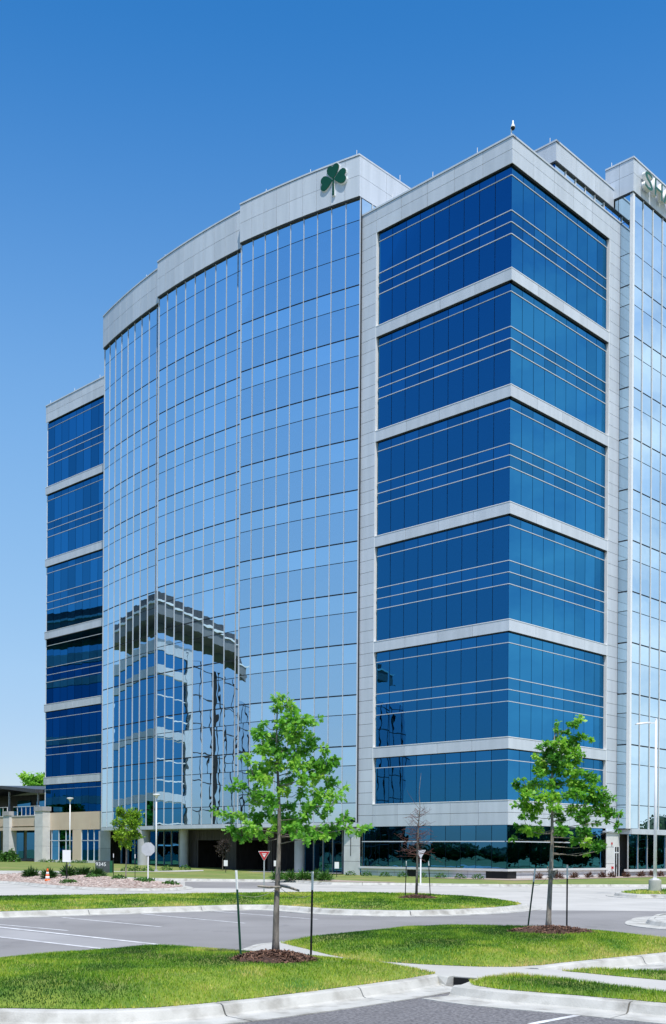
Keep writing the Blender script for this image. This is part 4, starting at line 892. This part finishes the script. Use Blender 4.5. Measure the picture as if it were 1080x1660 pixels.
# ------------------------------------------------------------------ mulch rings and stakes
def mulch(c, rx, ry, h, z, label, seed):
    rng = np.random.RandomState(seed); root = empty('mulch_bed', (c[0], c[1], z)); tag(root, label, 'mulch', kind='stuff')
    vs, fs = [(0, 0, h)], []; n = 30
    for i, t in enumerate((.35, .6, .8, .93, 1.0)):
        for k in range(n):
            w = 2 * math.pi * k / n; q = 1 + .07 * math.sin(3 * w + seed) + .05 * math.sin(7 * w)
            vs.append((rx * t * q * math.cos(w), ry * t * q * math.sin(w), h * (1 - t ** 2.2) - .05 * (t == 1) + rng.uniform(-.012, .012)))
    fs = [(0, 1 + k, 1 + (k + 1) % n) for k in range(n)] + [(1 + i * n + k, 1 + (i + 1) * n + k, 1 + (i + 1) * n + (k + 1) % n, 1 + i * n + (k + 1) % n) for i in range(4) for k in range(n)]
    MB().add(vs, fs).build('mulch_heap', M['mulch'], root, True)
    m_ = MB()
    for k in range(1500):
        t = math.sqrt(rng.rand()) * 1.04; w = rng.uniform(0, 6.283); p = Vector((rx * t * math.cos(w), ry * t * math.sin(w), h * (1 - min(1, t) ** 2.2) + .006))
        d = Vector(rng.normal(size=3)); d.z *= .4; d.normalize(); s_ = d.cross(Vector((rng.normal() * .4, rng.normal() * .4, 1))).normalized(); l, ww = rng.uniform(.015, .05), rng.uniform(.005, .012)
        m_.add([p - d * l - s_ * ww, p + d * l - s_ * ww, p + d * l + s_ * ww, p - d * l + s_ * ww], [(0, 1, 2, 3)])
    m_.build('bark_chips', M['chip'], root)['kind'] = 'stuff'
mulch((T1[0] - .02, T1[1] - .32), .74, .60, .16, g1 - .03, 'brown bark mulch ring around the nearest young oak', 1)
mulch((T2[0] + .02, T2[1] - .22), 1.06, .70, .16, g2 - .03, 'brown bark mulch ring around the right-hand oak', 2)
mulch((T3[0] + .05, T3[1] - .15), .80, .60, .14, g3 - .03, 'small dark mulch ring under the leafless sapling', 3)
def stake(base, h, tip, mat, label, white=.30, w=.017, tie=None, group=None):
    o = empty('stake', base); tag(o, label, 'stake', group); t = Vector((tip[0], tip[1], h)); d = t.normalized(); up = d
    ax = d.cross(Vector((0, 1, 0))).normalized(); ay = d.cross(ax)
    def seg(z0, z1, name, mt, g=0.0):
        m_ = MB(); a, b = d * (z0), d * (z1); c = (a + b) / 2; m_.obox(c, ax * (w + g), ay * (.004 + g), d * (z1 - z0) / 2); m_.obox(c + ay * (.012 + g), ax * (.004 + g), ay * .012, d * (z1 - z0) / 2); return m_.build(name, mt, o)
    L = t.length; p = seg(-.1, L - white, 'post', mat); seg(L - white, L, 'painted_top', M['white'], .001)
    for k in range(10): MB().obox(d * (.25 + k * (L - white - .3) / 10), ax * .008, ay * .010, d * .012).build('stud', mat, p)
    if tie is not None:
        e = Vector(tie) - Vector(base); s_ = d * (L - white - .08); m_ = MB(); pts = [s_.lerp(e, k / 6) - Vector((0, 0, .09 * math.sin(math.pi * k / 6))) for k in range(7)]
        m_.tube(pts, .0035, 4).build('tie_wire', M['wire'], o)
    return o
def stake_px(bx, by, tx, ty, mat, label, z=.28, white=.30, w=.017, tie=None):
    p = gp(bx, by, z); q = ray(tx, ty); h = EYE + q[1] * p[1] - z; return stake((p[0], p[1], z), h, (q[0] * p[1] - p[0], 0), mat, label, white, w, tie)
t1c = (T1[0] + .05, T1[1], 1.42 + .05); t2c = (T2[0] + .03, T2[1], 1.62)
stake_px(391, 1563, 383, 1411, M['post_green'], 'dark green metal stake left of the nearest young oak', tie=t1c)
stake_px(504, 1558, 507, 1413, M['post_black'], 'near black metal stake right of the nearest young oak', tie=t1c)
stake_px(855, 1512, 868, 1408, M['post_green'], 'leaning green metal stake left of the right-hand oak', tie=t2c)
stake_px(919, 1514, 920, 1402, M['post_black'], 'upright black metal stake right of the right-hand oak', tie=t2c)
stake_px(657, 1458, 659, 1396, M['post_black'], 'thin stake left of the leafless sapling', z=.24, white=.18)
stake_px(698, 1458, 695, 1396, M['post_black'], 'thin stake right of the leafless sapling', z=.24, white=.18)
for (x, y, z), lab in ((t1c, 'split wooden brace tied round the trunk of the nearest young oak'), ):
    br = empty('tree_brace', (x, y, z)); tag(br, lab, 'brace')
    MB().tube([(-.34, -.05, .02), (-.16, -.07, .005), (.04, -.08, .01)], [.018, .022, .018], 6).build('wood_strip', M['bark_light'], br); MB().tube([(-.04, .07, .035), (.16, -.02, .0), (.32, -.04, -.05)], [.018, .022, .018], 6).build('wood_strip', M['bark_light'], br)
bt2 = empty('tree_tie', t2c); tag(bt2, 'torn tie knotted round the trunk of the right-hand oak', 'tie')
m_ = MB(); rr = random.Random(8)
for k in range(14): m_.tube([(rr.uniform(-.07, .07), rr.uniform(-.08, .02), rr.uniform(-.12, .1)), (rr.uniform(-.10, .16), rr.uniform(-.10, .02), rr.uniform(-.16, .14))], .012, 5)
m_.build('strap', M['wire'], bt2)

# ------------------------------------------------------------------ gravel island with cone, shrubs and signs
DG = [(-60, 1422.5), (-10, 1427.5), (40, 1430.5), (90, 1435.2), (150, 1438.6), (210, 1440.3), (262, 1440.2), (290, 1438.4), (297, 1436.6), (285, 1433.2), (250, 1429.6), (200, 1426.2), (150, 1423.4), (90, 1421.8), (40, 1421.3)]
DGw = [gp(x, y, .12) for x, y in DG]
kerb_run('kerb', [gp(x, y, .12) for x, y in DG + [DG[0]]], 1, piece=3.0, gutter=.3, height=.12)
P_ = [tuple(p) for p in catmull(DGw + [DGw[0]], .8)][:-1]; Pa = np.array(P_)
gx, gy = np.meshgrid(np.arange(Pa[:, 0].min(), Pa[:, 0].max(), .5), np.arange(Pa[:, 1].min(), Pa[:, 1].max(), .5)); gx, gy = gx.ravel(), gy.ravel()
k = in_poly(gx, gy, P_); gx, gy = gx[k], gy[k]; k = edge_dist(gx, gy, P_) > .2; gx, gy = gx[k], gy[k]; n = len(P_)
v2, _, f2, *_ = delaunay_2d_cdt([Vector(p) for p in P_] + [Vector((a, b)) for a, b in zip(gx, gy)], [(i, (i + 1) % n) for i in range(n)], [], 1, 1e-4)
ax, ay = np.array([v.x for v in v2]), np.array([v.y for v in v2])
def gravel_h(x, y): return .125 + .30 * np.clip(edge_dist(np.atleast_1d(x), np.atleast_1d(y), P_) / 3.0, 0, 1)
o = MB().add(list(zip(ax, ay, gravel_h(ax, ay))), f2).build('gravel_bed', M['gravel'], smooth=True)
if o.data.polygons[0].normal.z < 0: o.data.flip_normals()
o['kind'] = 'structure'
rng = np.random.RandomState(3); m_ = MB(); bxs = rng.uniform(Pa[:, 0].min(), Pa[:, 0].max(), 9000); bys = rng.uniform(Pa[:, 1].min(), Pa[:, 1].max(), 9000); k = in_poly(bxs, bys, P_); bxs, bys = bxs[k], bys[k]; hz_ = gravel_h(bxs, bys)
OCT = [(1, 0, 0), (0, 1, 0), (-1, 0, 0), (0, -1, 0), (0, 0, 1), (0, 0, -1)]; OF = [(0, 1, 4), (1, 2, 4), (2, 3, 4), (3, 0, 4), (1, 0, 5), (2, 1, 5), (3, 2, 5), (0, 3, 5)]
for x, y, z in zip(bxs, bys, hz_):
    if x < -.36 * y: continue
    r_ = rng.uniform(.03, .085); w = rng.uniform(0, 6.28); c_, s_ = math.cos(w), math.sin(w)
    m_.add([(x + r_ * (a * c_ - b * s_) * 1.2, y + r_ * (a * s_ + b * c_), z + r_ * .6 * d + .01) for a, b, d in OCT], OF)
tag(m_.build('gravel_stones', M['pebble']), 'loose pinkish river stones covering the island with the orange cone', 'gravel', kind='stuff')
def dpt(x, y):
    p = gp(x, y, .2); return Vector((p[0], p[1], float(gravel_h(p[0], p[1])[0])))
cn_ = empty('traffic_cone', (*gp(77, 1430.5, .14), .14)); tag(cn_, 'orange traffic cone with two white bands at the gravel island', 'cone')
MB().box(-.20, .20, -.20, .20, 0, .045).build('base', M['black'], cn_)
MB().lathe([(.155, .04), (.135, .20)], n=20).build('body', M['orange'], cn_, True); MB().lathe([(.1345, .20), (.108, .36)], n=20).build('band', M['white'], cn_, True)
MB().lathe([(.108, .36), (.094, .46)], n=20).build('body', M['orange'], cn_, True); MB().lathe([(.0935, .46), (.072, .60)], n=20).build('band', M['white'], cn_, True); MB().lathe([(.072, .60), (.042, .79), (.035, .80)], n=20).build('body', M['orange'], cn_, True)
def spiky(name, label, p, r_, h, mat, seed, n=260, size=.30, group=None, flat=.9):
    rng = np.random.RandomState(seed); root = empty(name, p); tag(root, label, 'plant', group)
    u = rng.normal(size=(n, 3)); u[:, 2] = np.abs(u[:, 2]) * flat + .15; u /= np.linalg.norm(u, axis=1, keepdims=True)
    C_ = u * np.array([r_, r_, h]) * rng.uniform(.15, .75, (n, 1)); leaf_obj('foliage', mat, C_, size, rng.normal(.5, .25, n), rng, np.array([(0, .06), (.5, .09), (1, 0), (.5, -.09), (0, -.06)]), root, D=u + rng.normal(size=(n, 3)) * .25)['kind'] = 'stuff'
    MB().tube([(0, 0, -.05), (0, 0, h * .4)], [.03, .015], 6).build('stem', M['bark'], root)
    return root
def bushy(name, label, p, r_, h, mat, seed, n=500, size=.14, group=None):
    rng = np.random.RandomState(seed); root = empty(name, p); tag(root, label, 'plant', group)
    u = rng.normal(size=(n, 3)); u[:, 2] = np.abs(u[:, 2]); u /= np.linalg.norm(u, axis=1, keepdims=True)
    lump = 1 + .22 * np.sin(u[:, 0:1] * 6 + seed) * np.cos(u[:, 1:2] * 5) ; C_ = u * np.array([r_, r_, h]) * lump * rng.uniform(.55, 1, (n, 1)) ** .5
    leaf_obj('foliage', mat, C_, size, rng.normal(.5, .25, n), rng, OVAL, root)['kind'] = 'stuff'
    MB().tube([(0, 0, -.05), (0, 0, h * .5)], [.03, .015], 6).build('stem', M['bark'], root); return root
for i, (x, y, r_, h, lab) in enumerate(((50, 1425, .52, .50, 'leftmost spiky evergreen shrub on the gravel island, left of the cone'), (79, 1427, .50, .62, 'spiky evergreen shrub right behind the orange cone'), (110, 1426.5, .52, .62, 'spiky evergreen shrub under the white notice sign'), (134, 1425, .58, .55, 'spiky evergreen shrub between the notice sign and the number sign'), (157.5, 1425.5, .60, .50, 'rounder evergreen shrub in front of the 9345 sign'))):
    spiky('evergreen_shrub', lab, dpt(x, y), r_, h, M['leaf_dark'], 20 + i, 300, .34, 'evergreen shrubs on the gravel island')
for i, (x, y, r_, lab) in enumerate(((111, 1432, .48, 'low green mat plant in front of the notice sign'), (151, 1428.5, .50, 'low green mat plant in front of the round shrub'), (192, 1432, .48, 'low green mat plant left of the stop sign on the gravel'), (230, 1433.5, .55, 'low green mat plant just left of the stop sign post'), (238, 1430, .42, 'low green mat plant at the foot of the stop sign'), (276, 1434, .42, 'low green mat plant at the right tip of the gravel island'))):
    bushy('ground_cover', lab, dpt(x, y), r_, .22, M['leaf_mid'], 40 + i, 260, .12, 'low plants on the gravel island')
def sign_post(name, label, base, h, w=.03, mat=None):
    o = empty(name, base); tag(o, label, 'sign'); MB().box(-w, w, -.015, .015, -.1, h).build('post', mat or M['galv'], o); return o
def ngon(n, r_, ph=0.0, sx=1, sz=1): return [(r_ * math.cos(ph + 2 * math.pi * k / n) * sx, r_ * math.sin(ph + 2 * math.pi * k / n) * sz) for k in range(n)]
def plate(poly, z, y0, y1, name, mat, par):
    n = len(poly); vs = [(a, y0, z + b) for a, b in poly] + [(a, y1, z + b) for a, b in poly]
    fs = [tuple(range(n)), tuple(range(n, 2 * n))[::-1]] + [(i, i + n, (i + 1) % n + n, (i + 1) % n) for i in range(n)]
    return MB().add(vs, fs).build(name, mat, par)
p = dpt(240, 1431); o = sign_post('stop_sign', 'back of a grey octagonal stop sign on a white post', p, 2.2, .035, M['white'])
plate(ngon(8, .40, math.pi / 8), 1.82, -.04, -.025, 'octagon', M['sign_grey'], o)
p = gp(428, 1452, .2); o = sign_post('yield_sign', 'red and white triangular yield sign facing the camera', (*p, .24), 1.78, .025)
tri = lambda s_: [(-.42 * s_, .30 * s_), (0, -.42 * s_), (.42 * s_, .30 * s_)]
plate(tri(.58)[::-1], 1.62, -.030, -.024, 'rim', M['white'], o); plate(tri(.52)[::-1], 1.62, -.036, -.031, 'red_border', M['red'], o); plate([(a, b + .015) for a, b in tri(.24)][::-1], 1.62, -.040, -.037, 'white_field', M['white'], o)
t_ = text_mesh('YIELD', .055, .002, 'lettering', M['red'], o); t_.rotation_euler = (R(90), 0, 0); t_.location = (-.078, -.043, 1.65)
p = gpt(682, 1432.5, .15); o = sign_post('yield_sign', 'back of a grey triangular yield sign behind the leafless sapling', p, 2.0, .04, M['white'])
plate(tri(.72)[::-1], 1.80, -.04, -.03, 'triangle', M['sign_grey'], o)
p = dpt(108, 1428); o = sign_post('notice_sign', 'blank white notice sign on a dark post on the gravel island', p, 1.0, .03, M['post_black'])
plate([(-.24, -.35), (.24, -.35), (.24, .35), (-.24, .35)], 1.30, -.04, -.02, 'panel', M['white'], o)
for x, y, h, lab in ((366, 1414.5, .62, 'small white notice on a dark post left of the yield sign'), (447, 1414.5, .62, 'small white notice on a dark post behind the nearest oak trunk'), (546, 1422, .72, 'small white notice on a dark post near the stone pillar')):
    p = gpt(x, y, .15); o = sign_post('notice_sign', lab, p, h, .025, M['post_black']); plate([(-.16, -.24), (.16, -.24), (.16, .24), (-.16, .24)], h + .15, -.04, -.02, 'panel', M['white'], o)
p = gpt(168, 1414.5, .15); o = empty('number_sign', p); tag(o, 'low slate grey block sign reading 9345 with green end', 'sign'); kx = p.y / F
MB().box(-13 * kx, 10.5 * kx, -.15, .45, -.2, 19 * kx).build('block', M['slate'], o); MB().box(10.6 * kx, 14 * kx, -.14, .46, -.2, 19 * kx).build('end_block', M['slate_green'], o)
t_ = text_mesh('9345', 8.6 * kx, .012, 'numerals', M['white'], o); t_.rotation_euler = (R(90), 0, 0); t_.location = (-12.4 * kx, -.17, 10.4 * kx)

# ------------------------------------------------------------------ lamps
p = gp(1062, 1447.5, .15); LB = empty('street_lamp', (*p, .2)); tag(LB, 'tall white street lamp on a round concrete base at the right edge', 'lamp'); k = p[1] / F
MB().lathe([(.30, -.2), (.30, .56), (.28, .59)], n=28).build('concrete_base', M['kerb'], LB)
MB().box(-.16, .16, -.16, .16, .59, .64).build('base_plate', M['white'], LB); MB().lathe([(.085, .64), (.052, 8.30)], n=14).build('pole', M['white'], LB, True); MB().lathe([(.056, 8.30), (.056, 8.36), (.03, 8.38)], n=14).build('pole_cap', M['white'], LB)
hd = MB(); hd.add([(-1.0, -.17, 8.08), (-.26, -.10, 8.15), (-.26, .10, 8.15), (-1.0, .17, 8.08), (-.95, -.13, 8.14), (-.29, -.08, 8.22), (-.29, .08, 8.22), (-.95, .13, 8.14)], MB.BF); hd.build('lamp_head', M['sign_grey'], LB)
MB().box(-.30, -.03, -.025, .025, 8.14, 8.19).build('arm', M['white'], LB)
for x, yb, yt, lab in ((253, 1411.5, 1288, 'slim white lamp with flat disc head in front of the entrance'), (113, 1399, 1294, 'slim white lamp with flat disc head before the tan wing')):
    p = gpt(x, yb, .15)
    if p.y > 104: p = Vector((ray(x, yb)[0] * 104, 104, gz(ray(x, yb)[0] * 104, 104) + .14))
    o = empty('disc_lamp', p); tag(o, lab, 'lamp'); h = EYE + ray(x, yt)[1] * p.y - p.z
    MB().lathe([(.16, -.1), (.16, .12)], n=14).build('base', M['concrete_wall'], o); MB().lathe([(.062, .12), (.050, h - .35)], n=12).build('pole', M['white'], o, True)
    MB().lathe([(.05, h - .35), (.14, h - .14), (.30, h - .06), (.32, h), (.24, h + .04)], n=20).build('lamp_head', M['white'], o, True)

# ------------------------------------------------------------------ smaller trees and planting near the building
def round_clumps(w, z0, z1, n, seed, r_=.3):
    rr = random.Random(seed); out = []
    for k in range(n):
        t = rr.random(); z = z0 + (z1 - z0) * t; ww = w * math.sin(math.pi * min(1, max(.12, .15 + .8 * (1 - t)))) ** .7; an = rr.uniform(0, 6.28); q = rr.random() ** .5
        out.append((ww * q * math.cos(an), ww * q * math.sin(an), z, r_ * rr.uniform(.7, 1.2)))
    return out
p = dpt(204, 1428); k = F / p.y
tree('maple_tree', 'small lime green tree with a rounded crown on the gravel island', p, 4.3, round_clumps(.85, 1.95, 4.2, 46, 3, .30), M['leaf_lime'], .15, 16, M['bark_light'], .04, 31, shape=OVAL)
stake_px(184, 1428.5, 184, 1384, M['post_black'], 'thin dark stake left of the small lime green tree', z=.3, white=.22)
stake_px(219, 1429.5, 219, 1385, M['post_black'], 'thin dark stake right of the small lime green tree', z=.3, white=.22)
for i, (x, yb, yt, lab) in enumerate(((361, 1411, 1362, 'small purple-leaved tree before the left portal opening'), (437, 1411, 1366, 'small purple-leaved tree behind the yield sign'), (495, 1412, 1364, 'small purple-leaved tree before the entrance glass'))):
    p = gpt(x, yb, .15); h = EYE + ray(x, yt)[1] * p.y - p.z
    tree('plum_tree', lab, p, h, round_clumps(.80, h * .5, h * .98, 24, 50 + i, .26), M['leaf_purple'], .13, 9, M['bark'], .035, 60 + i, shape=OVAL, group='small purple trees at the entrance')
p = bw(70.6, -2.0, .6); tree('birch_tree', 'thin pale green young tree before the terrace pillar', p, 4.6, round_clumps(.75, .9, 4.4, 34, 9, .26), M['leaf_lime'], .13, 9, M['bark_light'], .035, 71, shape=OVAL)
for i, (a_, b_, r_, h, lab) in enumerate(((72.5, -1.0, 2.0, 1.5, 'wide dark green hedge shrub below the terrace, rightmost'), (76.2, -1.4, 2.2, 2.6, 'tall green hedge shrub at the left edge of the picture'), (68.3, -.6, 1.1, 1.35, 'spreading green shrub beside the pale terrace pillar'))):
    bushy('hedge_shrub', lab, bw(a_, b_, .5), r_, h, M['leaf_mid'], 80 + i, 1500, .26, 'shrubs below the terrace')
def far_tree(label, X, Y, z, h, w, seed, mat=None):
    tree('background_tree', label, (X, Y, z), h, round_clumps(w, h * .25, h * .97, 60, seed, 1.1), mat or M['leaf_oak'], .50, 3.0, M['bark'], .25, seed, shape=OVAL)
far_tree('big green tree rising behind the dark terrace canopy beside the tower', -47.0, 176, .5, 13.6, 3.0, 91); far_tree('lower green tree behind the dark terrace canopy, left of the bigger one', -55.8, 196, .5, 11.6, 3.4, 92); far_tree('far tree showing just above the left end of the canopy', -64, 215, .5, 11.4, 3.4, 93)
# plants along the foot of the corner block
for i, (a_, b_, lab) in enumerate(((13.6, -1.9, 'first'), (11.8, -2.0, 'second'), (9.9, -2.0, 'third'), (8.1, -2.0, 'fourth'), (6.3, -2.0, 'fifth'), (4.5, -2.0, 'sixth'), (2.7, -2.0, 'seventh'), (1.2, -1.9, 'eighth'))):
    bushy('low_plant', lab + ' low green plant from the stone pillar along the left wall foot', bw(a_, b_, .14), .42, .38, M['leaf_mid'], 100 + i, 160, .13, 'low plants along the left wall foot')
for i, (b_, lab) in enumerate(((1.6, 'first'), (4.4, 'second'), (6.5, 'third'), (8.6, 'fourth'), (10.4, 'fifth'), (12.0, 'sixth'), (14.2, 'seventh'), (16.6, 'eighth'), (18.4, 'ninth'), (20.0, 'tenth'))):
    spiky('rusty_grass_clump', lab + ' reddish brown plant from the building corner along the right wall foot', bw(-1.5, b_, .16), .38, .46, M['leaf_rust'], 120 + i, 130, .26, 'reddish plants along the right wall foot')
m_ = MB(); q = [b2w(-2.9, 5.0), b2w(-2.9, -2.7), b2w(32, -2.9), b2w(32, 0), b2w(0, 0), b2w(0, 5.0)]; m_.add([(x, y, .162) for x, y in q], [tuple(range(6))]); o = m_.build('planting_bed', M['gravel']); o['kind'] = 'structure'
if o.data.polygons[0].normal.z < 0: o.data.flip_normals()
for i, (x, y, lab) in enumerate(((451, 1427, 'leftmost'), (472, 1427, 'second from left'), (492, 1427, 'third from left'), (512, 1427, 'fourth from left'), (527, 1428, 'rightmost'))):
    p = gpt(x, y, .15); spiky('evergreen_shrub', lab + ' of the evergreen shrubs by the kerb behind the nearest oak', p, .62, .68, M['leaf_mid'], 140 + i, 240, .34, 'evergreen shrubs by the kerb')
strip_on_lawn('planting_bed', [(440, 1425.3), (500, 1427.3), (540, 1429.6), (590, 1430.3), (640, 1430.8)], [(440, 1422.6), (500, 1424), (540, 1426.2), (590, 1428.4), (640, 1430.2)], M['gravel'], .158)
for i, (x, y) in enumerate(((205, 1408), (222, 1408), (240, 1409), (270, 1408.5), (300, 1408.5))):
    p = gpt(x, y, .15); bushy('low_plant', ('first', 'second', 'third', 'fourth', 'fifth')[i] + ' low plant from the left before the entrance columns', p, .5, .42, M['leaf_mid'], 160 + i, 160, .14, 'low plants before the columns')
for i, (u, v_) in enumerate(((64.5, .7), (62.8, .7), (60.6, .7), (57.8, .7), (56.4, .7))):
    bushy('low_plant', ('first', 'second', 'third', 'fourth', 'fifth')[i] + ' low plant from the left below the tan wing windows', bw(u, 1.4, .55), .55, .40, M['leaf_mid'], 170 + i, 150, .15, 'low plants below the tan wing')

# woods around the site, out of frame, that darken the ground-floor glass
def woods(label, pts, h, seed, dens=7.0):
    rng = np.random.RandomState(seed); out = []
    L = catmull(pts, 5.0); core = MB()
    for p in L:
        hh = h * rng.uniform(.72, 1.15); n = int(dens * 90); u = rng.normal(size=(n, 3)); u /= np.linalg.norm(u, axis=1, keepdims=True)
        out.append(np.array([p.x, p.y, hh * .5]) + u * np.array([3.6, 3.6, hh * .5]) * rng.uniform(.5, 1, (n, 1)) ** .4)
        core.lathe([(3.0 * math.sin(math.pi * t / 8) + .01, hh * (.5 - .46 * math.cos(math.pi * t / 8))) for t in range(9)], (p.x, p.y, 0), 10)
    C_ = np.concatenate(out); o = leaf_obj('woods', M['leaf_dark'], C_, .62, rng.normal(.5, .25, len(C_)), rng, OVAL); tag(o, label, 'woods', kind='stuff'); core.build('shade_mass', M['leaf_dark'], o)['kind'] = 'stuff'
woods('dark wood beyond the lot on the left, mirrored in the ground-floor glass', [(-150, 10), (-155, 50), (-165, 90)], 4.2, 1)
woods('dark wood on the right, mirrored in the ground-floor glass', [(95, 20), (88, 70), (92, 110), (98, 170)], 6.8, 2)
woods('wood behind the viewpoint', [(95, 20), (60, -70), (-30, -110), (-110, -70), (-150, 10)], 10, 3)
